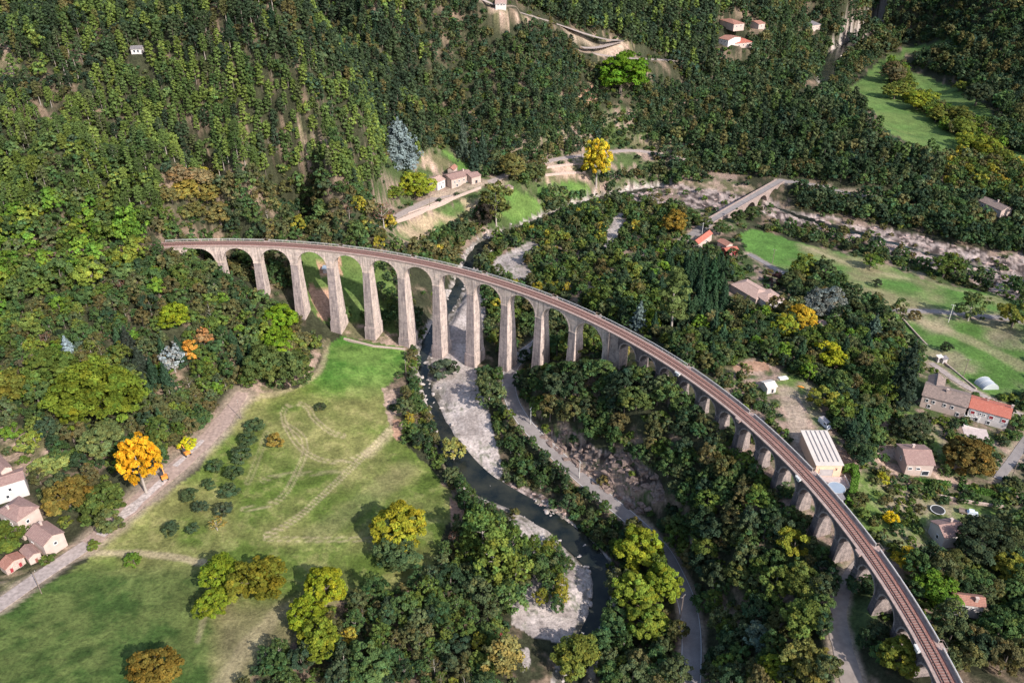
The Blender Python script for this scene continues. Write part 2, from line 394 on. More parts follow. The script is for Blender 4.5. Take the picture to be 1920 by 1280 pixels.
# ------------------------------------------------------------------ the ground sheet
MEADOWS = [
 ('main', [(225,985),(300,935),(372,880),(402,832),(450,782),(470,742),(560,722),(600,690),(612,650),(640,626),(700,640),(760,648),(768,690),(745,705),(722,730),(735,770),(750,800),(748,820),(800,870),(850,930),(862,960),(835,985),(805,1075),(745,1110),(640,1130),(560,1200),(500,1240),(450,1300),(-100,1400),(-100,1200),(0,1142),(165,1050),(195,1010)]),
 ('right', [(1385,440),(1410,428),(1450,440),(1560,470),(1660,497),(1760,532),(1860,548),(1960,590),(1960,640),(1890,600),(1700,592),(1640,575),(1560,530),(1500,515),(1450,508),(1400,470)]),
 ('right2', [(1670,590),(1890,604),(1960,625),(1960,740),(1870,745),(1830,735),(1800,712),(1740,672),(1700,650),(1680,625)]),
 ('far', [(1592,165),(1625,140),(1650,112),(1700,92),(1780,72),(1792,82),(1720,98),(1690,112),(1672,135),(1668,160),(1700,185),(1745,220),(1800,262),(1830,292),(1790,290),(1720,275),(1660,245),(1635,205),(1600,190)]),
 ('far2', [(1690,128),(1740,145),(1800,168),(1850,200),(1870,228),(1820,222),(1760,200),(1720,178)]),
 ('far3', [(1860,270),(1960,300),(1960,330),(1880,300)]),
 ('lawn', [(735,440),(760,420),(850,384),(905,358),(905,380),(880,405),(850,430),(800,455),(750,460)]),
 ('lawn2', [(925,352),(960,350),(1010,375),(1015,410),(960,418),(935,395)]),
 ('lawn3', [(1010,352),(1060,338),(1110,350),(1100,372),(1050,372),(1010,366)]),
 ('slope', [(826,282),(842,282),(890,318),(872,322)]),
 ('bank', [(560,470),(640,470),(720,480),(752,560),(755,640),(700,650),(640,625),(600,600),(560,560)]),
 ('garden', [(1500,708),(1530,720),(1545,790),(1520,800),(1495,760),(1440,730),(1470,700)]),
 ('garden2', [(1600,880),(1660,900),(1760,940),(1900,960),(1900,1000),(1830,1010),(1760,1000),(1740,1040),(1690,1040),(1620,990),(1595,930)]),
 ('garden3', [(1700,770),(1760,800),(1790,850),(1760,870),(1740,830),(1690,800)]),
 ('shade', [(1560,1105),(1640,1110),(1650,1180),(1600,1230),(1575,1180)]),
 ('corner', [(0,0),(0,0),(0,0)])]
GRAVEL = [[(840,560),(868,535),(885,532),(908,560),(908,600),(893,680),(915,765),(932,830),(945,885),(930,900),(900,890),(872,860),(850,835),(815,780),(800,700),(810,665),(840,640)],
 [(945,974),(965,966),(1010,976),(1055,1003),(1088,1030),(1108,1062),(1114,1100),(1106,1150),(1088,1188),(1060,1205),(1000,1195),(958,1170),(958,1130),(984,1110),(1000,1075),(1000,1040),(986,1015),(965,992)],
 [(922,498),(935,482),(965,468),(992,452),(1010,448),(1008,468),(988,492),(998,528),(965,538),(938,520)],
 [(1130,465),(1140,430),(1150,405),(1170,398),(1170,430),(1145,470)],
 [(975,1215),(990,1215),(995,1245),(980,1260)]]
BARE = [[(1355,685),(1400,672),(1445,680),(1450,700),(1400,705),(1360,705)], [(1455,745),(1500,745),(1525,790),(1528,830),(1500,830),(1478,790)],
 [(1020,300),(1100,296),(1110,335),(1020,345)], [(1180,262),(1240,255),(1300,280),(1280,300),(1200,290)], [(1130,76),(1170,68),(1190,84),(1160,108),(1120,106)], [(900,14),(930,12),(1000,36),(960,40),(920,28)],
 [(560,245),(600,240),(640,275),(620,300),(570,300)], [(630,595),(760,630),(790,650),(760,652),(640,628)], [(1100,530),(1190,475),(1230,470),(1160,530),(1090,570)],
 [(1270,340),(1340,338),(1420,350),(1380,378),(1300,372)], [(-20,70),(20,75),(45,150),(20,170),(-20,160)], [(785,290),(810,285),(850,300),(840,320),(800,320)],
 [(1620,830),(1700,850),(1720,900),(1640,880)], [(1710,880),(1800,895),(1830,915),(1760,910)],[(1240,215),(1310,218),(1310,232),(1240,232)],[(1250,185),(1330,190),(1330,200),(1250,200)],
 [(0,790),(60,800),(120,850),(110,890),(60,900),(0,860)], [(0,1080),(60,1060),(160,1000),(200,1010),(160,1045),(60,1095),(0,1130)],[(715,725),(740,735),(760,800),(745,825),(725,780)],[(590,690),(560,722),(480,742),(455,760),(440,780),(430,740),(480,720),(560,700),(590,650),(620,630)]]
TAN = [('t', [(735,802),(729,808),(686,847),(643,865),(600,861),(564,840),(543,811),(529,783),(532,761),(557,753),(579,761),(586,783),(621,811),(643,815)], .8, .62),
 ('t', [(536,794),(571,815),(573,847),(557,883),(536,926),(507,947),(457,954)], .8, .6), ('t', [(493,901),(514,890),(564,886),(607,886),(640,880)], .8, .4),
 ('t', [(500,1004),(543,983),(593,940),(643,890),(686,847),(731,806)], .8, .8), ('t', [(464,904),(475,880),(486,847),(500,810)], .8, .35), ('t', [(690,848),(720,822),(740,805)], 2.5, .5),
 ('t', [(500,1010),(600,1012),(700,1010),(770,1012)], .7, .5), ('t', [(170,1038),(260,1036),(330,1045),(390,1058)], 1.6, .8), ('t', [(380,1050),(395,1110),(370,1200)], 1.0, .4),
 ('t', [(530,1140),(480,1190),(430,1260),(400,1300)], 3.0, .4), ('t', [(455,760),(490,742),(540,730),(590,712),(608,680),(612,640)], 1.5, .7), 
 ('t', [(760,650),(770,700),(800,780),(850,900),(870,990)], .8, .4), ('t', [(1700,500),(1780,540),(1850,560)], 3, .35), ('t', [(1720,600),(1830,640),(1920,690)], 4, .5), ('t', [(1500,460),(1600,500),(1700,520)], 3, .4), ('t', [(600,1000),(680,940),(760,880)], 5, .15)]
RED = [[(735,785),(752,785),(755,822),(738,822)], [(845,930),(870,960),(868,1010),(845,990)], [(1366,680),(1440,675),(1440,695),(1380,702)], [(590,490),(640,478),(640,510),(600,515)], [(575,535),(620,545),(640,590),(600,600)],[(1090,160),(1120,160),(1120,195),(1090,195)]]

def land_colour(x, y, z, uv, ok):
    zz_ = z*1.1; xs, ys = x+zz_*.6, y+zz_
    n1 = fbm(xs, ys, 14, 31, 4); n2 = fbm(xs, ys, 3.2, 41, 4); n3 = fbm(xs, ys, 45, 51, 3)
    C = np.empty((len(x), 3))
    def put(mask, col): C[mask] = col if np.ndim(col) == 1 else col[mask]
    def lerp(a, b, t): return np.array(a)[None]*(1-t[:, None])+np.array(b)[None]*t[:, None]
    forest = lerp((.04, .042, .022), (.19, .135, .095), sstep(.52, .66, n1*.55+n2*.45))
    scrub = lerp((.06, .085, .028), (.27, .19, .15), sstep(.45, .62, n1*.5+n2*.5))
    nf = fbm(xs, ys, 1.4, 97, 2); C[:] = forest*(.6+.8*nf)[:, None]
    U = uv[:, 0]+(n2-.5)*14; V = uv[:, 1]+(n1-.5)*8
    U0, V0 = uv[:, 0], uv[:, 1]
    side = ok & (((U > 1340) & (V > 470) & (V < 1150) & (U > 1200+V*.2)) | inpoly(U, V, [(700,260),(1350,180),(1400,420),(1100,560),(850,500),(700,440)]))
    put(side, scrub)
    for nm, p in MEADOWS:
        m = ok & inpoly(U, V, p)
        if nm == 'main':
            g = lerp((.10, .145, .026), (.19, .19, .062), sstep(.35, .62, n3*.4+n1*.6)); sp_ = sstep(.56, .68, n2)*.28; g = g*(1-sp_[:, None])+np.array((.25, .20, .095))*sp_[:, None]
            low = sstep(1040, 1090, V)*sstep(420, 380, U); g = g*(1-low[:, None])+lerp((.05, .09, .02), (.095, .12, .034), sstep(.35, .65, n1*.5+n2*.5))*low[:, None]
            top = sstep(760, 700, V)*sstep(560, 620, U); g = g*(1-top[:, None])+lerp((.06, .165, .022), (.13, .21, .045), sstep(.3, .7, n1*.6+n2*.4))*top[:, None]
            br = sstep(1100, 1150, V)*sstep(380, 430, U); g = g*(1-.75*br[:, None])+lerp((.12, .125, .05), (.24, .19, .11), n1)*.7*br[:, None]
            g *= (.52+.85*n2)[:, None]; put(m, g)
        elif nm in ('far', 'far2', 'far3'): put(m, lerp((.07, .14, .032), (.13, .17, .05), n1)*(.8+.4*n2)[:, None])
        elif nm == 'right': put(m, lerp((.085, .17, .035), (.22, .20, .10), sstep(.42, .68, n3*.4+n1*.6)*sstep(1420, 1520, U)+0*n1)*(.75+.5*n2)[:, None])
        elif nm == 'right2': put(m, lerp((.08, .155, .032), (.23, .20, .12), sstep(.44, .66, n3*.4+n1*.6)*sstep(560, 660, V+U*.06-60))*(.75+.5*n2)[:, None])
        elif nm == 'lawn': put(m, lerp((.09, .14, .04), (.33, .25, .16), sstep(.42, .58, n1))*(.8+.4*n2)[:, None])
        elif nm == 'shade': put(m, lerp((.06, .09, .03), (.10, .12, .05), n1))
        elif nm.startswith('garden'): put(m, lerp((.115, .17, .04), (.27, .22, .14), sstep(.4, .62, n1*.5+n2*.5)))
        elif nm == 'bank': put(m, lerp((.06, .115, .026), (.12, .145, .045), n1)*(.7+.6*n2)[:, None])
        else: put(m, lerp((.07, .15, .03), (.14, .19, .05), n1)*(.8+.4*n2)[:, None])
    for nm, px, hw, am in TAN:
        P = np.array([tuple(hit(u, v)[:2]) for u, v in px])
        for _ in range(4):
            Q = [P[0]]
            for a, b in zip(P[:-1], P[1:]): Q += [a*.75+b*.25, a*.25+b*.75]
            Q.append(P[-1]); P = np.array(Q)
        d, _ = polydist(x, y, P)
        if hw < 1: d = np.abs(d-.8); hw = .4
        k = am*.92*sstep(hw*1.3, hw*.4, d+(n2-.5)*hw*.8); C = C*(1-k[:, None])+lerp((.33, .26, .155), (.46, .36, .235), n2)*k[:, None]
    for p in BARE:
        m = ok & inpoly(U, V, p); put(m, lerp((.12, .11, .055), (.40, .28, .215), sstep(.42, .6, n2*.6+n1*.4)))
    for p in RED:
        m = ok & inpoly(U, V, p); put(m, lerp((.30, .17, .11), (.42, .26, .18), n2))
    for p in ROCKS:
        m = ok & inpoly(U, V, p)
        a = xs*.8+ys*.6; b = -xs*.6+ys*.8; st = fbm(a, b*3, 6, 61, 4)
        n4 = fbm(xs, ys, 1.6, 95, 3); put(m, lerp((.06, .045, .04), (.42, .33, .29), sstep(.42, .58, st*.45+n2*.25+n4*.3))*(.62 if p is ROCKS[0] else 1.0))
        mm = m & (n1 > (.5 if p is ROCKS[0] else .6)); put(mm, scrub)
    for p in GRAVEL:
        m = ok & inpoly(U0+(n1-.5)*12, V0+(n2-.5)*6, p)
        g = lerp((.30, .25, .225), (.47, .40, .365), sstep(.3, .7, n1*.5+n2*.5))
        fleck = sstep(.60, .70, vnoise(x/1.3, y/1.3, 77)*.7+vnoise(x/.6, y/.6, 78)*.3)*sstep(.42, .55, n3*.6+.4*n1)
        g = g*(1-.7*fleck[:, None])+np.array((.12, .13, .08))*.7*fleck[:, None]; put(m, g)
    for P, lim in ((RIVER, 2.6), (RIVER2, 3.5), (RIVER3, 1.2)):
        d, (zz, hw) = polydist(x, y, P)
        m = (d < hw+lim+(n1-.5)*3); put(m, lerp((.13, .115, .09), (.42, .36, .32), sstep(.38, .62, n2)))
        m = (d < hw-.6); put(m, lerp((.05, .05, .035), (.14, .12, .09), n2))
    for k, P in ROADS.items():
        d, (zz, hw) = polydist(x, y, P)
        w = 4.5 if k == 'track' else (.9 if k.startswith('top') or k.startswith('bridge') else 1.8)
        t = sstep(hw+w, hw+.2, d+(n2-.5)*2.2)*.85; C = C*(1-t[:, None])+lerp((.27, .21, .15), (.42, .32, .25), n2)*t[:, None]
    for P in RAILX:
        d, (zz, hw) = polydist(x, y, P); t = sstep(hw+1, hw-1, d+(n2-.5)); C = C*(1-t[:, None])+np.array((.24, .16, .13))[None]*t[:, None]
    return C

def build_ground():
    az = np.concatenate([np.arange(-180, -42, 3.0), np.arange(-42, -35, .5), np.arange(-35, 35, .125), np.arange(35, 42, .5), np.arange(42, 180, 3.0)])
    dep = np.concatenate([np.arange(80, 58, -2.0), np.arange(58, 8.0, -.125), np.array([7.6, 7.2, 6.8, 6.2, 5.6, 5, 4.5, 4, 3.5, 3.1])])
    r = 203/np.tan(np.radians(dep)); r = np.concatenate([[3], r])
    A, R = np.meshgrid(np.radians(az), r)
    X = CAM[0]+R*np.sin(A); Y = CAM[1]+R*np.cos(A); na = len(az); nr = len(r)
    x = X.ravel(); y = Y.ravel(); z = ground_z(x, y)
    far = sstep(1150, 1500, R.ravel()); z = z*(1-far)+far*(60+60*fbm(x, y, 500, 91, 3))
    uv, d = project(np.stack([x, y, z], 1)); ok = d > 5
    uv[~ok] = -9999
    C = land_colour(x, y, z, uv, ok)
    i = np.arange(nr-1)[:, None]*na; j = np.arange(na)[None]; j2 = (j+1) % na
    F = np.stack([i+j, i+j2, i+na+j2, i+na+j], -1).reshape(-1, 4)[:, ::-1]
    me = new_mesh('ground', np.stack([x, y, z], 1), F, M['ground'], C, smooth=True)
    tag(link('ground', me), kind='structure')

def ribbon(name, P, mat_, off=0.0, dz=.03, hw=None, seg=2.0, thick=0, rag=0, zf=None, parent=None):
    """a strip that follows a polyline; off shifts it sideways"""
    P = np.asarray(P); s = np.r_[0, np.cumsum(np.hypot(*np.diff(P[:, :2], axis=0).T))]
    n = max(2, int(s[-1]/seg)); t = np.linspace(0, s[-1], n)
    Q = np.stack([np.interp(t, s, P[:, k]) for k in range(P.shape[1])], 1)
    T = np.gradient(Q[:, :2], axis=0); T /= np.linalg.norm(T, axis=1)[:, None]+1e-9; Nn = np.stack([T[:, 1], -T[:, 0]], 1)
    w = Q[:, 3] if hw is None else np.full(n, hw)
    if rag: w = w*(1+rag*(fbm(Q[:, 0], Q[:, 1], 5, 5, 3)-.5))
    o = off(Q) if callable(off) else off
    o = np.asarray(o)[..., None] if np.ndim(o) else o
    L = Q[:, :2]+Nn*(o-w[:, None]); Rr_ = Q[:, :2]+Nn*(o+w[:, None]); z = Q[:, 2]+dz
    V = np.concatenate([np.c_[L, z], np.c_[Rr_, z]]); i = np.arange(n-1)
    F = np.stack([i, i+n, i+n+1, i+1], 1)
    if thick:
        V = np.concatenate([V, V-[0, 0, thick]]); m = 2*n
        F = np.concatenate([F, np.stack([i, i+1, i+1+m, i+m], 1), np.stack([i+n, i+n+m, i+n+1+m, i+n+1], 1)])
    return link(name, new_mesh(name, V, F, mat_), parent)
# ------------------------------------------------------------------ viaduct
def sweep(prof, a0, a1, n):
    V = []; F = []; k = len(prof)
    for i in range(n+1):
        a = a0+(a1-a0)*i/n
        V += [RP(a, r, z) for r, z in prof]
    for i in range(n):
        for j in range(k):
            j2 = (j+1) % k; F.append((i*k+j, i*k+j2, (i+1)*k+j2, (i+1)*k+j))
    F.append(tuple(range(k-1, -1, -1))); F.append(tuple(n*k+j for j in range(k)))
    return V, F
def vmesh(name, V, F, mt, parent, polar):
    """V in (arc, r, z); gives world mesh with metric uv"""
    W = [RP(*p) for p in V]; uv = []
    for f in F:
        P = np.array([V[i] for i in f]); n = np.zeros(3)
        for a in range(len(f)): n += np.cross(P[a]-P[0], P[(a+1) % len(f)]-P[0])
        n = np.abs(n)
        for p in P:
            if n[1] >= n[0] and n[1] >= n[2]: uv.append((p[0], p[2]))
            elif n[0] >= n[2]: uv.append((p[1]+3, p[2]))
            else: uv.append((p[1]+3, p[0]))
    me = new_mesh(name, W, [tuple(f) for f in F], mt, None, uv)
    return link(name, me, parent)
RI, RO = RR-2.3, RR+2.3
ZT = -.42
def bay(a0, a1, half, crown, mt, parent, ns=20):
    am = (a0+a1)/2; zs = crown-half
    bot = [(a0, zs)]+[(am-half*cos(pi*i/ns), zs+half*sin(pi*i/ns)) for i in range(ns+1)]+[(a1, zs)]
    V = []; F = []; n = len(bot)
    for r in (RI, RO):
        for a, z in bot: V.append((a, r, z))
        for a, z in bot: V.append((a, r, ZT))
    def q(side, k, top): return side*2*n+top*n+k
    for k in range(n-1):
        if k in (0, n-2):   # pier stub
            pass
        F.append((q(0, k, 0), q(0, k+1, 0), q(0, k+1, 1), q(0, k, 1)))
        F.append((q(1, k+1, 0), q(1, k, 0), q(1, k, 1), q(1, k+1, 1)))
        if 1 <= k < n-2: F.append((q(0, k+1, 0), q(0, k, 0), q(1, k, 0), q(1, k+1, 0)))
    return vmesh('arch', V, F, mt, parent, True)
def ring(a0, a1, half, crown, mt, parent, ns=20, t=.55, pr=.07):
    """slightly proud voussoir ring on both faces"""
    am = (a0+a1)/2; zs = crown-half; V = []; F = []
    for rr, sg in ((RI, -1), (RO, 1)):
        b = len(V)
        for i in range(ns+1):
            c, s = cos(pi*i/ns), sin(pi*i/ns)
            for R_, dr in ((half, 0), (half, pr), (half+t, pr), (half+t, 0)): V.append((am-R_*c, rr+sg*dr, min(zs+R_*s, ZT-.01)))
        for i in range(ns):
            for j in range(3):
                f = (b+i*4+j, b+i*4+j+1, b+(i+1)*4+j+1, b+(i+1)*4+j); F.append(f if sg > 0 else f[::-1])
    return vmesh('voussoir_ring', V, F, mt, parent, True)
def pier(a, half, zs, zb, mt, parent, bt, br, plinth=0, band=True):
    lv = []   # (z, half tangential, radial extension)
    def ext(z): return half+bt*(zs-z), br*(zs-z)
    if band: lv += [(zs+.02, half+.16, .16), (zs-.38, half+.16, .16)]
    lv += [(zs-.4,)+ext(zs-.4)]
    if plinth:
        zp = zb+plinth; e = ext(zp); lv += [(zp,)+e, (zp-.02, e[0]+.3, e[1]+.3), (zb-3, e[0]+.3+bt*plinth, e[1]+.3+br*plinth)]
    else: lv += [(zb-3,)+ext(zb-3)]
    V = []; F = []
    for z, h, e in lv: V += [(a-h, RI-e, z), (a+h, RI-e, z), (a+h, RO+e, z), (a-h, RO+e, z)]
    for i in range(len(lv)-1):
        for j in range(4):
            j2 = (j+1) % 4; F.append((i*4+j, (i+1)*4+j, (i+1)*4+j2, i*4+j2))
    F.append((0, 1, 2, 3))
    o = vmesh('pier', V, F, mt, parent, True); o.data.materials.append(M['ashlar_dark' if band else 'rubble_shade'])  # small piers: inner and outer faces get the rubble with shade painted in
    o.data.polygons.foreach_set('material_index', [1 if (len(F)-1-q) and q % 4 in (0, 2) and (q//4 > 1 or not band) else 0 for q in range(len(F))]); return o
def zlow(a, hr=4):
    P = [RP(a+da, RR+dr, 0) for da in (-2, 0, 2) for dr in (-hr, 0, hr)]
    return float(min(ground_z(np.array([p[0] for p in P]), np.array([p[1] for p in P]))))

def build_viaduct():
    p0 = RP(AEND/2, RR, -20)
    root = empty('railway_viaduct', (0, 0, 0))
    tag(root, 'long curved stone railway viaduct with tall pale piers and many small dark arches', 'viaduct')
    hb = LB/2-1.68; cb = -1.45
    for k in range(12):
        b = bay(k*LB, (k+1)*LB, hb, cb, M['ashlar'], root, 24)
        ring(k*LB, (k+1)*LB, hb, cb, M['ashlar'], b, 24)
    for k in range(1, 12):
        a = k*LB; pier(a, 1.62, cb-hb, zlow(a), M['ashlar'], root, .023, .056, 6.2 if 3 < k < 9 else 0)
    # abutment at the far end, and the stout pier between the two kinds of arches
    zb = zlow(0)
    for a0, a1, mt, nm, z0 in ((-7, -.01, M['ashlar'], 'abutment', zb-4), (A12+.01, ASM-.01, M['rubble'], 'great_pier', zlow(A12+2)-3), (AEND+.01, AEND+8, M['rubble'], 'abutment', -12)):
        V = []
        for z, e in ((ZT, 0), (-8, .0), (z0, max(0, (-8-z0))*.05)):
            V += [(a0-(1.6 if nm == 'great_pier' and z < -8 else 0), RI-e, z), (a1+(1.0 if nm == 'great_pier' and z < -8 else 0), RI-e, z), (a1+(1.0 if nm == 'great_pier' and z < -8 else 0), RO+e, z), (a0-(1.6 if nm == 'great_pier' and z < -8 else 0), RO+e, z)]
        F = [(i*4+j, (i+1)*4+j, (i+1)*4+(j+1) % 4, i*4+(j+1) % 4) for i in range(2) for j in range(4)]+[(0, 1, 2, 3)]
        vmesh(nm, V, F, mt, root, True)
    # half piers at both ends of the row of tall arches
    for a, s in ((0, 1), (A12, -1)):
        V = []
        for z, h in ((cb-hb, 1.68), (-26, 2.1)): V += [(a+(.02 if s > 0 else -h), RI, z), (a+(h if s > 0 else -.02), RI, z), (a+(h if s > 0 else -.02), RO, z), (a+(.02 if s > 0 else -h), RO, z)]
        vmesh('pier', V, [(j, 4+j, 4+(j+1) % 4, (j+1) % 4) for j in range(4)]+[(0, 1, 2, 3)], M['ashlar'], root, True)
    # dark pilaster
    V = [(a, r, z) for z in (ZT, -24) for a, r in ((A12+.2, RI-.45), (A12+1.5, RI-.45), (A12+1.5, RI+.1), (A12+.2, RI+.1))]
    vmesh('pilaster', V, [(j, 4+j, 4+(j+1) % 4, (j+1) % 4) for j in range(4)]+[(0, 1, 2, 3)], M['rubble'], root, True)
    hs = LS/2-1.1; cs_ = -1.75
    for k in range(17):
        b = bay(ASM+k*LS, ASM+(k+1)*LS, hs, cs_, M['rubble_shade'], root, 18)  # small bays use the rubble darkened to carry their shade
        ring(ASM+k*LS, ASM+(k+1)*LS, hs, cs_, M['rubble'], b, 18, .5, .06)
    for k in range(1, 17):
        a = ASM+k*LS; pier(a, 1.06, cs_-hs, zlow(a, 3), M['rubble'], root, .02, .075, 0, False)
    for a, s in ((ASM, 1), (AEND, -1)):
        V = []
        for z, h in ((cs_-hs, 1.1), (-22, 1.5)): V += [(a+(.02 if s > 0 else -h), RI, z), (a+(h if s > 0 else -.02), RI, z), (a+(h if s > 0 else -.02), RO, z), (a+(.02 if s > 0 else -h), RO, z)]
        vmesh('pier', V, [(j, 4+j, 4+(j+1) % 4, (j+1) % 4) for j in range(4)]+[(0, 1, 2, 3)], M['rubble'], root, True)
    # deck slab with its proud cornice
    a0, a1 = -8, AEND+9
    V, F = sweep([(RI-.32, -.40), (RI-.32, -.12), (RI+.62, -.10), (RI+.62, -.30), (RO-.5, -.30), (RO-.5, -.08), (RO+.32, -.10), (RO+.32, -.40)], a0, a1, 260)
    link('deck', new_mesh('deck', V, F, M['concrete']), root)
    # corbel course
    for r0, r1 in ((RI-.18, RI+.05), (RO-.05, RO+.18)):
        V, F = sweep([(r0, -.72), (r0, -.405), (r1, -.405), (r1, -.72)], a0, a1, 260)
        link('cornice', new_mesh('cornice', V, F, M['concrete']), root)
    # small refuges carried out beyond the near edge, over every third small pier
    for k in range(0, 18, 3):
        a = ASM+k*LS
        if k == 0: continue
        mb = MB(); P = [RP(a-1.1, RI-1.05, 0), RP(a+1.1, RI-1.05, 0), RP(a+1.1, RI-.33, 0), RP(a-1.1, RI-.33, 0)]
        mb.prism([p[:2] for p in P], -.55, .0); P = [RP(a-.6, RI-.8, 0), RP(a+.6, RI-.8, 0), RP(a+.6, RI-.3, 0), RP(a-.6, RI-.3, 0)]
        mb.prism([p[:2] for p in P], -1.3, -.56)
        for da in (-1.0, 1.0):
            p = RP(a+da, RI-.95, 0); mb.tube([(p[0], p[1], 0), (p[0], p[1], 1.0)], .04, 4)
        mb.build('refuge', M['steel'] if k % 2 else M['concrete'], root)
    # railing along the outer edge in lengths, with gaps at the outer refuges
    cuts = [-7]+[k*LB*2+4 for k in range(1, 6)]+[A12-9]+[ASM+k*LS for k in (3, 6, 9, 12, 15)]+[AEND+8]
    for s0, s1 in zip(cuts[:-1], cuts[1:]):
        a0, a1 = s0+1.0, s1-1.0; solid = a0 > ASM-6; mb = MB(); n = max(2, int((a1-a0)/3))
        rr = RO+.12
        for z, w in ((.98, .085), (.55, .03)):
            V, F = sweep([(rr-w, z-.05), (rr-w, z+.05), (rr+w, z+.05), (rr+w, z-.05)], a0, a1, n); mb.add(V, F)
        for i in range(n+1):
            a = a0+(a1-a0)*i/n; p = RP(a, rr, 0); q = RP(a, rr, .95); mb.tube([(p[0], p[1], -.2), (p[0], p[1], .93)], .045, 4)
        rl = mb.build('railing', M['steel'], root)
        if solid:
            V, F = sweep([(rr-.16, -.099), (rr-.16, .72), (rr+.10, .72), (rr+.10, -.099)], a0, a1, n)
            link('parapet', new_mesh('parapet', V, F, M['rubble']), root)
        a = s1
        if s1 < AEND:
            mb = MB(); P = [RP(a-1.2, RO+.33, 0), RP(a+1.2, RO+.33, 0), RP(a+1.2, RO+1.2, 0), RP(a-1.2, RO+1.2, 0)]
            mb.prism([p[:2] for p in P], -.5, -.1)
            for (da, dr), (db, dq) in (((-1.15, .15), (-1.15, 1.1)), ((-1.15, 1.1), (1.15, 1.1)), ((1.15, 1.1), (1.15, .15))):
                p, q = RP(a+da, RO+dr, .9), RP(a+db, RO+dq, .9); mb.tube([p, q], .05, 4)
            for da in (-1.15, 1.15):
                p = RP(a+da, RO+1.1, 0); mb.tube([(p[0], p[1], -.1), (p[0], p[1], .9)], .05, 4)
            mb.build('refuge', M['concrete'], root)
    # the track laid on it
    tr = empty('railway_track', (0, 0, 0)); tag(tr, 'single railway track with rusty rails and brown ballast along the viaduct deck', 'railway track')
    a0, a1 = -60, AEND+60; rc = RR-.40
    V, F = sweep([(RI+.66, -.28), (rc-1.25, .10), (rc+1.25, .10), (rc+1.75, -.12), (RO-.52, -.16), (RO-.52, -.28)], a0, a1, 320)
    o = link('ballast', new_mesh('ballast', V, F, M['ballast']), tr)
    # service path beside the ballast
    V, F = sweep([(rc+1.95, -.10), (rc+1.95, -.02), (RO-.55, -.02), (RO-.55, -.10)], a0, a1, 320)
    link('cable_trough', new_mesh('cable_trough', V, F, M['trough']), tr)
    for s in (-1, 1):
        r = rc+s*.75
        V, F = sweep([(r-.065, .14), (r-.065, .31), (r+.065, .31), (r+.065, .14)], a0, a1, 320)
        link('rail', new_mesh('rail', V, F, M['rail']), tr)
    mb = MB(); a = a0
    while a < a1:
        p = RP(a, rc, .12); mb.box(p, (.26, 2.3, .10), TH0-a/RR-pi/2); a += .75
    sl = mb.build('sleepers', M['sleeper'], tr); sl['kind'] = 'stuff'

# ------------------------------------------------------------------ road bridge in stone upstream
def build_road_bridge():
    A = hitz(1340, 410, -33); B = hitz(1460, 341, -33)
    root = empty('stone_road_bridge', ((A[0]+B[0])/2, (A[1]+B[1])/2, 0)); tag(root, 'low stone arch bridge carrying the pale road over the rocky river bed', 'bridge')
    d = B-A; L = np.hypot(d[0], d[1]); ux, uy = d[0]/L, d[1]/L; nx, ny = uy, -ux   # n towards the camera side (right, near)
    C0 = np.array([A[0], A[1]]); org = np.array(root.location[:2]); W = 2.7; zd = -33.0
    def wp(s, n, z): return (C0[0]+ux*s+nx*n-org[0], C0[1]+uy*s+ny*n-org[1], z)
    nar = 4; pad = L*.2; pit = (L-pad-3)/nar
    def hz(s): return zd+0.0
    for k in range(nar):
        s0 = pad+k*pit; half = pit/2-.8; sm = s0+pit/2; cz = zd-1.0-.0; zs = cz-half; ns = 16
        pts = [(s0, zs)]+[(sm-half*cos(pi*i/ns), zs+half*sin(pi*i/ns)) for i in range(ns+1)]+[(s0+pit, zs)]
        V = []; F = []; n = len(pts)
        for nn in (W, -W):
            V += [wp(s, nn, z) for s, z in pts]; V += [wp(s, nn, zd-.1) for s, z in pts]
        for i in range(n-1):
            F += [(i, i+1, n+i+1, n+i), (2*n+i+1, 2*n+i, 3*n+i, 3*n+i+1)]
            if 1 <= i < n-2: F.append((i+1, i, 2*n+i, 2*n+i+1))
        uv = []
        me = new_mesh('arch', V, F, M['bridge_stone']); link('arch', me, root)
        mb = MB()
        P = [wp(s, n_, 0)[:2] for s, n_ in ((s0+pit-.8, W), (s0+pit+.8, W), (s0+pit+.8, -W), (s0+pit-.8, -W))]
        mb.prism(P, zs-9, zs-.01)
        P = [wp(s, n_, 0)[:2] for s, n_ in ((s0+pit-.8, W+.003), (s0+pit+.8, W+.003), (s0+pit, W+1.3))]
        mb.prism(P, zs-9, zs+1.0)
        mb.build('pier', M['bridge_stone'], root)
    mb = MB(); mb.prism([wp(s, n_, 0)[:2] for s, n_ in ((-6, W), (pad, W), (pad, -W), (-6, -W))], zd-11, zd-.1); mb.build('abutment', M['bridge_stone'], root)
    mb = MB(); mb.prism([wp(s, n_, 0)[:2] for s, n_ in ((L-3, W), (L+4, W), (L+4, -W), (L-3, -W))], zd-11, zd-.1); mb.build('abutment', M['bridge_stone'], root)
    for n0, n1 in ((W-.35, W+.12), (-W-.12, -W+.35)):
        mb = MB(); mb.prism([wp(s, n_, 0)[:2] for s, n_ in ((-6, n1), (L+2, n1), (L+2, n0), (-6, n0))], zd-.09, zd+.75); mb.build('parapet', M['bridge_stone'], root)
    mb = MB(); mb.prism([wp(s, n_, 0)[:2] for s, n_ in ((-10, W-.36), (L+6, W-.36), (L+6, -W+.36), (-10, -W+.36))], zd-.098, zd+.04); mb.build('deck', M['asphalt'], root)
M['bridge_stone'] = plain('bridge_stone', (.27, .20, .175), .9, .3, .8)
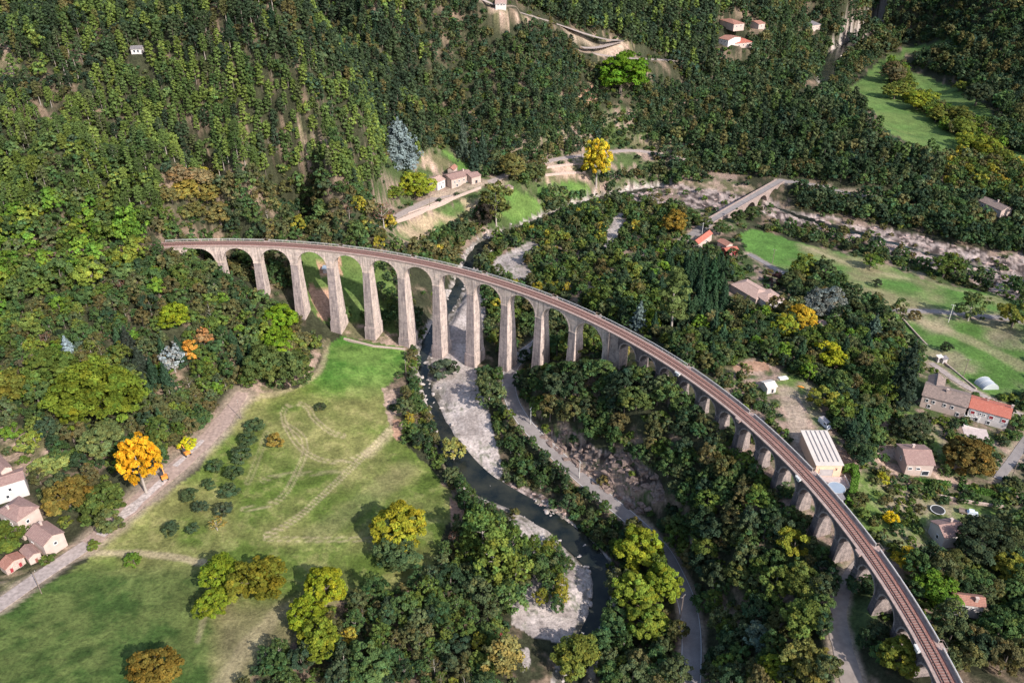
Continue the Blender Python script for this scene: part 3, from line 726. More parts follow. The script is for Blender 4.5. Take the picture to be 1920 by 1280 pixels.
# ------------------------------------------------------------------ foliage
def leaf_quads(C, Nn, S, g, flat=.5):
    """irregular leaf-clump faces at centres C facing roughly Nn"""
    n = len(C)
    nn = Nn+g.normal(0, flat, (n, 3)); nn /= np.linalg.norm(nn, axis=1)[:, None]+1e-9
    a = g.normal(0, 1, (n, 3)); a -= nn*(a*nn).sum(1)[:, None]; a /= np.linalg.norm(a, axis=1)[:, None]+1e-9
    b = np.cross(nn, a)
    q = []
    for sx, sy in ((-1, -.8), (1, -.7), (.8, 1), (-.7, .9)):
        j = 1+g.uniform(-.35, .35, (n, 2))
        q.append(C+a*(sx*j[:, :1]*S[:, None])+b*(sy*j[:, 1:]*S[:, None])+nn*g.normal(0, .25, (n, 1))*S[:, None])
    V = np.stack(q, 1).reshape(-1, 3)
    return V
def sph(g, n, zmin=-1.0):
    z = g.uniform(zmin, 1, n); t = g.uniform(0, 2*pi, n); r = np.sqrt(1-z*z)
    return np.stack([r*np.cos(t), r*np.sin(t), z], 1)
def broad(seed, R=4.0, H=10.0, z0=2.6, lobes=14, leaves=1500, size=.30, flatness=1.0, loose=.16, tint=.26, clump=7, irr=1.0):
    g = np.random.default_rng(seed); cz = (z0+H)/2; hz = (H-z0)/2
    d = sph(g, lobes*6, -.5); k = [0]
    for _ in range(lobes-1):          # well spread lobe directions
        m = np.min([np.linalg.norm(d-d[i], axis=1) for i in k], axis=0); k.append(int(np.argmax(m*g.uniform(.55, 1, len(m)))))
    rl = R*(1.62/np.sqrt(lobes)+.10); ctr = []; rad = []
    for i in k:
        r_ = rl*(1+irr*g.uniform(-.38, .25))
        u = d[i]*np.array([R-rl*.7, R-rl*.7, hz-rl*.55])*(1+irr*g.uniform(-.3, .16)); ctr.append(u+[0, 0, cz]); rad.append(r_)
    ctr.append(np.array([0, 0, cz])); rad.append(min(R, hz)*.58)
    ctr = np.array(ctr); rad = np.array(rad); w = rad**2; w[-1] *= .25; w /= w.sum()
    # sprays of leaves on the lobes
    ns = lobes*clump; sl = g.choice(len(ctr), ns, p=w); sd = sph(g, ns, -.6)
    sc = ctr[sl]+sd*rad[sl][:, None]*g.uniform(.72, 1.08, ns)[:, None]; sr = rad[sl]*g.uniform(.26, .5, ns)
    dep = np.min(np.linalg.norm(sc[:, None]-ctr[None], axis=2)/rad[None], axis=1); ok = dep > .62
    sc, sr, sl, sd = sc[ok], sr[ok], sl[ok], sd[ok]; ns = len(sc)
    wh = g.choice(ns, leaves, p=sr**2/(sr**2).sum()); dd = sph(g, leaves, -.45)
    P = sc[wh]+dd*sr[wh][:, None]*(1-np.abs(g.normal(0, loose*1.6, leaves)))[:, None]*np.array([1, 1, .7*flatness])
    out = dd*.6+sd[wh]*.5+[0, 0, .4]
    S = size*g.uniform(.55, 1.3, leaves); V = leaf_quads(P, out, S, g)
    lt = g.uniform(1-tint, 1+tint, len(ctr))[sl][wh]*g.uniform(1-tint, 1+tint, ns)[wh]*g.uniform(.78, 1.22, leaves)
    hue = g.normal(0, .09, ns)[wh]+g.normal(0, .05, leaves)
    C = np.stack([lt*(1+hue), lt, lt*(1-hue*.8)], 1)
    return V, np.repeat(C, 4, 0)
def conifer(seed, R=2.6, H=13.0, z0=1.2, tiers=13, leaves=1200, size=.27, droop=.30, ragged=.25, power=.9, tint=.2):
    g = np.random.default_rng(seed); P = []; Nn = []; T = []
    for t in range(tiers):
        f = t/(tiers-1); z = z0+(H-z0)*f**.92; rr = R*(1-f)**power+.12
        nb = max(4, int(9*(1-f*.5))); off = g.uniform(0, 6.28); per = int(leaves/tiers*(1.6-1.25*f)/nb)+1
        for b in range(nb):
            an = off+2*pi*b/nb+g.normal(0, .15); L = rr*g.uniform(1-ragged, 1+ragged*.6); sh = g.uniform(.75, 1.3)
            s = np.sqrt(g.uniform(.03, 1, per)); wd = (1-s*.75)*L*.42
            lat = g.uniform(-1, 1, per)*wd
            x = np.cos(an)*s*L-np.sin(an)*lat; y = np.sin(an)*s*L+np.cos(an)*lat
            zz = z-droop*s*L+g.normal(0, .06*R, per)+.18*L*(s > .85)
            P.append(np.stack([x, y, zz], 1)); Nn.append(np.stack([np.cos(an)*.6+0*s, np.sin(an)*.6+0*s, 1.0+0*s], 1)); T.append(np.full(per, sh))
    P = np.concatenate(P); Nn = np.concatenate(Nn); T = np.concatenate(T)
    S = size*g.uniform(.6, 1.3, len(P)); V = leaf_quads(P, Nn, S, g, .35)
    lt = T*g.uniform(.75, 1.25, len(P)); return V, np.repeat(np.stack([lt, lt, lt], 1), 4, 0)
def pine(seed, R=2.5, H=13.0, z0=5.0, tufts=26, leaves=1100, size=.27):
    g = np.random.default_rng(seed); ctr = []; rad = []
    for i in range(tufts):
        f = (i+.5)/tufts; z = z0+(H-z0)*(f**.85); pr = R*np.sqrt(max(.02, 1-((f-.28)/.73)**2))
        a = i*2.4+g.normal(0, .3); q = pr*g.uniform(.45, .95); ctr.append((q*np.cos(a), q*np.sin(a), z-q*.05)); rad.append(R*g.uniform(.34, .52)*(1.1-.35*f))
    ctr = np.array(ctr); rad = np.array(rad); wh = g.integers(0, tufts, leaves); dd = sph(g, leaves, -.35)
    P = ctr[wh]+dd*rad[wh][:, None]*np.array([1, 1, .62])*(1-np.abs(g.normal(0, .2, leaves)))[:, None]
    S = size*g.uniform(.6, 1.3, leaves); V = leaf_quads(P, dd+[0, 0, .5], S, g)
    lt = g.uniform(.75, 1.25, tufts)[wh]*g.uniform(.75, 1.25, leaves)
    return V, np.repeat(np.stack([lt*1.03, lt, lt*.95], 1), 4, 0)
def bushm(seed, R=1.5, H=2.2, leaves=420, size=.24):
    V, C = broad(seed, R, H, .1, 6, leaves, size, 1, .2, .2); return V, C
def bare(seed, R=2.5, H=9):
    """leafless crown of branches and sparse twig clumps"""
    g = np.random.default_rng(seed); return broad(seed, R, H, 3, 10, 420, .15, 1, .3, .2)
def trunk_mesh(name, H, r, mt, seed=0, limbs=4, top=.72, lr=2.0):
    g = random.Random(seed); mb = MB(); l = [g.uniform(-.25, .25) for _ in range(6)]
    pts = [(0, 0, -.8), (0, 0, 0), (l[0]*.4, l[1]*.4, H*.3), (l[2], l[3], H*.55), (l[4], l[5], H*top)]
    mb.tube(pts, [r*1.5, r*1.15, r*.85, r*.6, r*.22], 7)
    for i in range(limbs):
        a = 6.28*i/limbs+g.uniform(-.4, .4); z = H*g.uniform(.32, .55); q = lr*g.uniform(.7, 1.1)
        mb.tube([(l[0]*.5, l[1]*.5, z), (cos(a)*q*.5, sin(a)*q*.5, z+q*.45), (cos(a)*q, sin(a)*q, z+q*.8)], [r*.45, r*.3, r*.1], 5)
    me = bpy.data.meshes.new(name); me.from_pydata(mb.v, [], mb.f); me.materials.append(mt); me.update(); return me
def quads(n): return np.arange(4*n, dtype=np.int32).reshape(-1, 4)
def crown_mesh(name, VC):
    V, C = VC; return new_mesh(name, V, quads(len(V)//4), M['leaf'], C)
TM = {}   # kind -> list of (crown mesh, trunk mesh, crown radius, height)
def make_library():
    TM['oak'] = [(crown_mesh('crown', broad(10+i, 3.6, 8.5, 1.0, 11+i, 2100, .235)), trunk_mesh('trunk', 8.5, .28, M['bark'], i), 3.6, 8.5) for i in range(6)]
    TM['broadleaf'] = [(crown_mesh('crown', broad(30+i, 4.0, 9.5, 1.0, 12+2*i, 2600, .235, 1, .12, .24)), trunk_mesh('trunk', 9.5, .32, M['bark'], 9+i), 4.0, 9.5) for i in range(5)]
    TM['willow'] = [(crown_mesh('crown', broad(50+i, 2.7, 8.6, .6, 12+i, 1700, .19, 1.3, .26, .3, 9)), trunk_mesh('trunk', 9, .16, M['pale_bark'], 19+i, 5, .8, 1.4), 2.6, 9.0) for i in range(5)]
    TM['pine'] = [(crown_mesh('crown', pine(70+i, 2.0+.22*i, 13.5, 3.4+.5*i, 24+2*i, 1700, .22)), trunk_mesh('trunk', 13, .2, M['pale_bark'], 29+i, 3, .92, .9), 2.4, 13.0) for i in range(5)]
    TM['fir'] = [(crown_mesh('crown', conifer(80+i, 3.4, 12.5, .6, 13+i, 2300, .24, .3, .35, .8, .3)), trunk_mesh('trunk', 14, .22, M['bark'], 39+i, 0, .97), 3.4, 12.5) for i in range(4)]
    TM['cedar'] = [(crown_mesh('crown', conifer(90, 6.6, 14.5, .8, 15, 6500, .26, .14, .28, .62, .3)), trunk_mesh('trunk', 15.5, .45, M['bark'], 49, 0, .95), 6.4, 14.5)]
    TM['poplar'] = [(crown_mesh('crown', broad(100+i, 6.6, 17, 3.0, 32, 11000, .25, 1.1, .16, .26, 8, .6)), trunk_mesh('trunk', 17, .42, M['pale_bark'], 50+i, 5, .8, 3.2), 6.6, 17.0) for i in range(3)]
    TM['big'] = [(crown_mesh('crown', broad(110+i, 7.0, 13, 1.2, 34, 9000, .26, .95, .12, .26, 9)), trunk_mesh('trunk', 13, .5, M['bark'], 55+i, 6, .6, 4), 7.0, 13.0) for i in range(3)]
    TM['giant'] = [(crown_mesh('crown', broad(118, 14, 19, 2, 70, 22000, .34, .9, .12, .26, 10)), trunk_mesh('trunk', 16, .7, M['bark'], 58, 7, .6, 8), 14.0, 19.0)]
    TM['bush'] = [(crown_mesh('crown', bushm(120+i)), None, 1.5, 2.2) for i in range(5)]
    TM['round'] = [(crown_mesh('crown', broad(130+i, 2.4, 4.8, .3, 12, 2200, .16, 1, .14, .22, 8, .35)), trunk_mesh('trunk', 4.8, .14, M['bark'], 60+i, 3, .5, .9), 2.4, 4.8) for i in range(3)]
    TM['dead'] = [(crown_mesh('crown', bare(140+i)), trunk_mesh('trunk', 9, .16, M['pale_bark'], 70+i, 7, .95, 2.6), 2.5, 9.0) for i in range(2)]
NAMES = dict(giant='large_broadleaf_tree', oak='oak_tree', broadleaf='broadleaf_tree', willow='riverside_tree', pine='pine_tree', fir='fir_tree', cedar='cedar_tree', poplar='poplar_tree', big='large_broadleaf_tree', bush='bush', round='orchard_tree', dead='bare_tree')
def place_tree(kind, x, y, z, s, sz, col, rz, v, label, group=None, name=None):
    cm, tm, R, H = TM[kind][v % len(TM[kind])]
    cat = 'bush' if kind == 'bush' else 'tree'
    if tm is None:
        o = link(name or NAMES[kind], cm); r = o; o.color = tuple(col)+(1,)
    else:
        r = empty(name or NAMES[kind]); c = link('crown', cm, r); c.color = tuple(col)+(1,); link('trunk', tm, r)
    r.location = (x, y, z); r.rotation_euler = (0, 0, rz); r.scale = (s, s, sz)
    tag(r, label, cat, group); return r

# low-detail crowns for the masses far away
LOD = {}
def make_lod():
    for k, f in (('oak', lambda s, n, z: broad(200+s, 3.6, 8.5, .8, 9, n, z)), ('broadleaf', lambda s, n, z: broad(210+s, 4, 9.5, .8, 9, n, z)), ('willow', lambda s, n, z: broad(220+s, 2.7, 8.6, .6, 9, n, z, 1.2, .25)),
                 ('pine', lambda s, n, z: pine(230+s, 2.0+.2*(s%4), 13.5, 3.2, 18, n, z)), ('fir', lambda s, n, z: conifer(240+s, 3.2, 12.5, .6, 9, n, z)), ('bush', lambda s, n, z: broad(250+s, 1.5, 2.2, .1, 5, n//3, z*.8)), ('poplar', lambda s, n, z: broad(260+s, 3.3, 14, 2.8, 18, n, z))):
        LOD[k] = [[f(s, 560, .40) for s in range(4)], [f(s+5, 260, .56) for s in range(4)]]
def trunk_quads(H, r, col):
    V = []
    for k in range(3):
        a0, a1 = 2.1*k, 2.1*(k+1); V += [(cos(a0)*r, sin(a0)*r, -.5), (cos(a1)*r, sin(a1)*r, -.5), (cos(a1)*r*.4, sin(a1)*r*.4, H*.85), (cos(a0)*r*.4, sin(a0)*r*.4, H*.85)]
    return np.array(V), np.repeat(np.array([col]), 12, 0)

# ---- where each sort of wood grows (outlines of the ground as the photograph shows it)
# name: outline, mix of kinds, spacing, size range, palette, label, group
G = dict(
 dk=[(.044,.072,.034), (.055,.086,.038), (.040,.062,.034), (.068,.090,.045)],
 md=[(.066,.108,.036), (.082,.122,.040), (.055,.095,.036), (.092,.112,.048)],
 lt=[(.095,.135,.030), (.12,.15,.035), (.085,.12,.03)],
 ol=[(.105,.105,.040), (.12,.105,.045), (.09,.095,.04), (.13,.12,.05)],
 pn=[(.125,.175,.045), (.15,.20,.050), (.10,.15,.045), (.08,.12,.042)],
 dp=[(.046,.072,.040), (.060,.088,.044), (.038,.058,.036)],
 br=[(.13,.21,.03), (.10,.18,.028), (.165,.20,.035)],
 ye=[(.26,.23,.035), (.30,.24,.04), (.20,.20,.035)],
 fi=[(.040,.078,.040), (.048,.088,.042), (.034,.064,.036)],
 bl=[(.075,.10,.085)], rd=[(.16,.085,.06)], or_=[(.30,.17,.045)])
WOODS = [
 ('knoll', [(960,690),(1010,668),(1060,665),(1140,650),(1220,700),(1300,745),(1400,830),(1500,950),(1560,1050),(1620,1150),(1700,1300),(1310,1300),(1310,1200),(1300,1130),(1270,1060),(1230,1010),(1250,960),(1260,900),(1180,860),(1100,820),(1020,790),(985,770),(965,740)],
  dict(oak=.72, broadleaf=.15, willow=.08, bush=.05), 4.9, (.62, 1.05), dict(dk=.28, md=.48, ol=.13, lt=.11), 'oak in the dense wood below the small arches', 'oaks on the slope inside the viaduct curve'),
 ('roadside', [(870,690),(950,690),(945,760),(975,800),(1025,850),(1075,895),(1125,937),(1180,985),(1180,1060),(1150,1060),(1100,1000),(1040,930),(950,900),(925,820),(905,760),(885,700)],
  dict(oak=.35, willow=.5, bush=.15), 4.0, (.45, .8), dict(md=.5, dk=.3, lt=.1, ol=.1), 'small tree on the strip between the river and the valley road', 'trees between river and road'),
 ('poplars', [(1160,1020),(1190,1000),(1250,1060),(1285,1160),(1285,1300),(1130,1300),(1120,1230),(1150,1150),(1165,1080)],
  dict(willow=.6, broadleaf=.4), 5.0, (.7, 1.05), dict(md=.5, lt=.3, ol=.2), 'riverside tree between the river and the road at the foot of the picture', 'trees by the lower road'),
 ('island', [(1006,1030),(1040,1022),(1066,1065),(1066,1130),(1045,1162),(1020,1140),(1004,1100),(1002,1060)],
  dict(willow=.85, bush=.15), 3.1, (.6, .85), dict(lt=.5, md=.35, ye=.15), 'young riverside tree on the gravel island in the river', 'young trees on the gravel island'),
 ('west_bank', [(775,640),(800,700),(800,770),(830,840),(865,905),(890,950),(945,976),(970,1000),(1000,1045),(998,1080),(980,1112),(945,1150),(955,1200),(965,1300),(420,1300),(480,1250),(540,1210),(620,1140),(700,1120),(800,1085),(830,1040),(850,1000),(880,970),(860,940),(830,890),(795,850),(755,810),(745,770),(765,730),(770,690)],
  dict(willow=.66, broadleaf=.2, bush=.1, dead=.04), 4.3, (.5, .95), dict(md=.42, dk=.22, lt=.2, ol=.12, ye=.04), 'riverside tree in the thicket along the left bank', 'thicket of trees on the left river bank'),
 ('chestnuts', [(-60,420),(60,400),(160,395),(250,410),(280,450),(290,520),(200,540),(120,560),(60,580),(-60,620)],
  dict(broadleaf=1.0), 6.6, (.9, 1.25), dict(br=.45, lt=.35, md=.2), 'tall chestnut with bright green crown on the hill left of the viaduct', 'chestnuts on the hill left of the viaduct'),
 ('left_slope', [(-60,580),(120,560),(290,500),(330,470),(345,520),(400,560),(470,600),(560,640),(610,650),(560,710),(490,735),(440,720),(400,780),(340,840),(290,880),(230,890),(150,880),(-60,800)],
  dict(broadleaf=.4, oak=.34, willow=.18, fir=.04, dead=.04), 5.4, (.65, 1.0), dict(md=.34, ol=.24, dk=.07, lt=.25, br=.10), 'tree in the mixed autumn wood above the village track', 'mixed wood above the village track'),
 ('village_trees', [(60,900),(230,880),(240,930),(220,985),(190,1010),(110,960),(60,915)], dict(broadleaf=.6, round=.4), 6.0, (.5, .75), dict(md=.5, ol=.5), 'garden tree between the village houses and the track', 'garden trees by the village'),
 ('behind_left', [(300,445),(300,380),(420,330),(560,330),(680,370),(730,415),(740,470),(860,470),(870,500),(800,500),(720,478),(560,462),(560,510),(500,560),(440,560),(350,480)],
  dict(oak=.42, broadleaf=.35, willow=.12, pine=.06, dead=.05), 5.6, (.6, 1.0), dict(ol=.42, md=.35, dk=.18, ye=.05), 'tree in the autumn wood just behind the left end of the viaduct', 'wood behind the left end of the viaduct'),
 ('rail_west', [(255,470),(335,455),(345,500),(280,520)], dict(broadleaf=.6, willow=.4), 4.4, (.6, .85), dict(ol=.4, md=.4, lt=.2), 'tree hiding the left end of the viaduct', 'trees at the left end of the viaduct'),
 ('under_left', [(335,465),(560,465),(562,600),(560,640),(470,600),(400,560),(345,520)], dict(oak=.5, willow=.4, bush=.1), 4.4, (.65, .95), dict(md=.5, dk=.15, ol=.35), 'tree at the feet of the first piers', 'trees at the feet of the first piers'),
 ('bank_scrub', [(688,478),(765,490),(765,600),(735,610),(700,560)], dict(willow=.7, oak=.3), 5.0, (.45, .7), dict(md=.6, dk=.3, lt=.1), 'tree on the bank behind the middle piers', 'trees on the bank behind the middle piers'),
 ('pine_foot', [(-60,300),(120,290),(240,330),(360,420),(300,440),(160,400),(60,405),(-60,430)], dict(pine=.45, broadleaf=.45, oak=.1), 5.6, (.75, 1.0), dict(pn=.5, lt=.3, md=.2), 'tree at the foot of the pine hill on the left', 'trees at the foot of the pine hill'),
 ('pine_hill', [(110,255),(240,98),(330,105),(480,130),(620,180),(720,225),(790,300),(720,330),(700,370),(600,335),(420,330),(300,370),(240,330),(130,300),(40,290),(-60,310),(-60,200),(60,210)],
  dict(pine=.88, oak=.08, broadleaf=.04), 3.9, (.52, .98), dict(pn=.74, dp=.13, md=.13), 'pine with light green crown on the sunny hill behind the viaduct', 'pines on the sunny hill'),
 ('top_left', [(-60,-60),(470,-60),(420,40),(330,100),(240,98),(150,190),(60,210),(-60,200)], dict(pine=.6, oak=.3, broadleaf=.1), 4.8, (.55, .95), dict(dp=.35, pn=.35, dk=.2, ol=.1), 'tree in the far wood at the upper left', 'far wood at the upper left'),
 ('north_pines', [(470,-60),(760,-60),(800,120),(800,230),(790,310),(720,240),(620,190),(560,160),(470,120),(330,110),(400,60)], dict(pine=.78, oak=.17, fir=.05), 4.1, (.55, 1.0), dict(dp=.68, pn=.2, ol=.12), 'dark pine on the shaded slope behind the pine hill', 'dark pines on the shaded slope'),
 ('north_oaks', [(760,-60),(880,-60),(900,60),(1040,60),(1110,130),(1180,150),(1310,180),(1350,240),(1230,270),(1140,272),(1040,300),(930,300),(885,290),(835,275),(800,300),(780,260),(740,180),(800,120)],
  dict(oak=.62, pine=.3, broadleaf=.03, bush=.05), 4.7, (.55, .85), dict(dk=.52, dp=.2, md=.16, ol=.12), 'tree in the dark wood on the slope above the far houses', 'dark wood on the middle slope'),
 ('top_mid', [(880,-60),(1420,-60),(1400,30),(1350,90),(1290,160),(1250,110),(1160,70),(1080,55),(980,12)], dict(pine=.75, oak=.25), 5.4, (.8, 1.1), dict(dp=.6, pn=.25, dk=.15), 'pine in the far wood along the upper road', 'far pines along the upper road'),
 ('top_right', [(1290,160),(1350,90),(1400,-60),(1960,-60),(1960,240),(1900,250),(1860,190),(1790,150),(1700,120),(1790,80),(1700,80),(1640,115),(1600,140),(1570,190),(1540,200),(1530,130),(1480,190),(1340,215)],
  dict(oak=.65, pine=.2, broadleaf=.15), 6.0, (.55, 1.2), dict(dk=.45, dp=.15, md=.22, ol=.18), 'tree in the far wood at the upper right', 'far wood at the upper right'),
 ('saddle', [(1310,180),(1480,190),(1570,190),(1600,200),(1640,260),(1700,290),(1760,300),(1760,360),(1600,350),(1540,340),(1440,330),(1340,325),(1250,310),(1230,280),(1350,240)],
  dict(oak=.5, pine=.42, fir=.03, broadleaf=.05), 5.0, (.55, 1.2), dict(dk=.45, dp=.25, md=.2, ol=.1), 'dark tree in the wood above the stone road bridge', 'wood above the stone road bridge'),
 ('east_bank', [(1490,355),(1600,372),(1760,360),(1850,380),(1960,400),(1960,485),(1900,475),(1800,455),(1700,430),(1600,410),(1500,392)],
  dict(oak=.75, broadleaf=.25), 5.2, (.7, 1.0), dict(dk=.65, md=.25, ol=.1), 'dark tree on the far bank of the rocky river', 'trees on the far river bank'),
 ('far_fields', [(1760,300),(1830,295),(1880,310),(1960,330),(1960,400),(1850,370),(1770,350)], dict(oak=.4, broadleaf=.4, willow=.2), 6.2, (.6, .95), dict(md=.4, lt=.25, ol=.2, ye=.15), 'tree at the edge of the far green fields', 'trees by the far fields'),
 ('far_edge', [(1860,230),(1960,240),(1960,300),(1880,290),(1830,250)], dict(oak=.6, broadleaf=.4), 6.2, (.7, 1.0), dict(dk=.6, md=.4), 'tree at the edge of the far green fields', 'trees by the far fields'),
 ('mid_houses', [(930,300),(1030,300),(1020,350),(1000,360),(960,350),(910,335)], dict(broadleaf=.5, oak=.5), 5.5, (.7, 1.0), dict(md=.5, ol=.4, dk=.1), 'tree by the stone farmhouse and its road', 'trees by the stone farmhouse'),
 ('river_north', [(1100,345),(1280,305),(1340,330),(1280,350),(1180,345),(1130,365),(1020,400),(1010,370),(1060,370)], dict(willow=.5, oak=.4, bush=.1), 5.0, (.6, .9), dict(dk=.4, md=.4, ol=.2), 'tree on the far river bank below the road', 'trees on the far river bank upstream'),
 ('riverside_lawn', [(780,455),(860,425),(900,385),(940,400),(925,425),(885,445),(860,480)], dict(willow=.7, oak=.3), 4.6, (.6, .85), dict(md=.6, dk=.2, ol=.2), 'riverside tree between the lawn and the bend of the river', 'trees at the river bend'),
 ('mid_river', [(1010,425),(1090,385),(1180,370),(1290,395),(1330,420),(1270,460),(1190,470),(1130,530),(1080,560),(1000,545),(900,500),(890,520),(905,560),(915,640),(960,690),(1080,690),(1120,640),(1000,560),(880,480),(930,450)],
  dict(willow=.6, oak=.2, bush=.2), 4.4, (.4, .9), dict(md=.4, lt=.26, dk=.15, ol=.14, ye=.05), 'bushy tree on the river flats behind the viaduct', 'trees on the river flats behind the viaduct'),
 ('behind_right', [(1080,560),(1150,520),(1230,480),(1300,470),(1370,480),(1390,540),(1440,580),(1540,590),(1600,640),(1680,650),(1700,720),(1680,790),(1600,800),(1560,800),(1545,730),(1480,690),(1400,670),(1350,690),(1290,680),(1200,620),(1120,600)],
  dict(oak=.5, broadleaf=.25, fir=.12, willow=.13), 5.3, (.6, 1.0), dict(dk=.22, md=.42, ol=.14, lt=.18, br=.04), 'tree in the wood between the viaduct and the valley houses', 'wood between the viaduct and the valley houses'),
 ('under_arches', [(640,600),(700,590),(760,585),(810,620),(790,650),(770,660),(745,640),(640,610)], dict(willow=.7, bush=.3), 3.6, (.5, .8), dict(md=.6, dk=.4), 'bushy tree at the feet of the tall piers', 'bushes at the feet of the tall piers'),
 ('fir_grove', [(1250,510),(1290,500),(1330,505),(1365,510),(1375,570),(1350,630),(1290,610),(1262,570)], dict(fir=1.0), 5.6, (.6, .95), dict(fi=1.0), 'dark green fir in the grove below the red roofed house', 'firs in the grove behind the viaduct'),
 ('track_side', [(1290,680),(1350,690),(1400,715),(1440,760),(1490,850),(1520,880),(1500,850),(1440,790),(1360,735)], dict(willow=.5, bush=.5), 4.2, (.4, .7), dict(ol=.5, md=.5), 'scrubby tree on the slope beside the railway', 'scrub beside the railway'),
 ('warehouse_trees', [(1555,760),(1640,790),(1660,850),(1640,880),(1600,880),(1585,840),(1550,790)], dict(broadleaf=.5, fir=.3, oak=.2), 5.2, (.6, .9), dict(md=.5, dk=.4, lt=.1), 'tree beside the white roofed warehouse', 'trees beside the warehouse'),
 ('field_edge', [(1410,425),(1560,430),(1680,470),(1800,500),(1960,560),(1960,590),(1870,560),(1760,520),(1660,490),(1560,465),(1450,435)], dict(willow=.6, oak=.2, bush=.2), 6.4, (.5, .9), dict(md=.6, dk=.3, ol=.1), 'bushy tree along the field edge by the rocky river', 'trees along the field edge'),
 ('mid_field', [(1500,520),(1560,490),(1620,520),(1690,560),(1690,640),(1600,640),(1540,590),(1480,560)], dict(broadleaf=.5, oak=.4, round=.1), 5.6, (.65, 1.0), dict(md=.4, dk=.4, ol=.2), 'tree in the garden belt beside the field', 'garden trees beside the field'),
 ('village_back', [(1700,640),(1740,680),(1700,730),(1690,800),(1660,800),(1680,700)], dict(oak=.6, broadleaf=.4), 5.4, (.6, .9), dict(dk=.6, md=.4), 'dark tree behind the village gardens', 'trees behind the village gardens'),
 ('village_side', [(1850,690),(1960,690),(1960,780),(1900,760),(1860,730)], dict(oak=.5, willow=.5), 5.0, (.5, .8), dict(dk=.5, md=.5), 'tree along the lane past the red roofed house', 'trees along the lane'),
 ('garden_scrub', [(1600,880),(1680,900),(1760,940),(1760,1010),(1740,1060),(1700,1060),(1640,1010),(1600,950)], dict(bush=.9, round=.1), 4.8, (.5, 1.1), dict(md=.15, ol=.3, lt=.55), 'low bush on the garden slope beside the railway', 'bushes on the garden slope'),
 ('far_hedge', [(1662,120),(1695,128),(1722,182),(1762,204),(1825,228),(1855,245),(1885,290),(1850,302),(1808,282),(1748,228),(1700,188),(1664,162)], dict(broadleaf=.8, oak=.2), 5.2, (.55, .9), dict(br=.35, lt=.4, ol=.25), 'tree in the hedge between the far fields', 'hedgerow trees between the far fields'),
 ('rail_end', [(1620,1120),(1700,1100),(1760,1180),(1830,1310),(1600,1310),(1640,1200)], dict(broadleaf=.5, oak=.3, bush=.2), 4.8, (.5, .8), dict(md=.5, ol=.3, lt=.2), 'tree beside the last arches of the viaduct', 'trees beside the last arches'),
 ('southeast', [(1700,1060),(1760,1040),(1960,1010),(1960,1320),(1800,1320),(1740,1180)], dict(oak=.4, broadleaf=.5, willow=.1), 5.4, (.65, 1.0), dict(md=.45, dk=.3, ol=.25), 'tree in the wood outside the curve at the lower right', 'wood at the lower right'),
 ('village_gardens', [(1660,800),(1960,720),(1960,1010),(1760,1010),(1640,880)], dict(bush=.6, round=.4), 8.5, (.6, 1.2), dict(md=.5, dk=.3, ol=.2), 'garden bush among the village houses', 'garden bushes among the houses'),
 ('east_rim', [(1870,560),(1960,560),(1960,700),(1880,620)], dict(broadleaf=.6, oak=.4), 9, (.7, 1.0), dict(md=.7, ye=.3), 'tree at the right-hand edge of the field', 'trees at the right-hand field edge'),
]
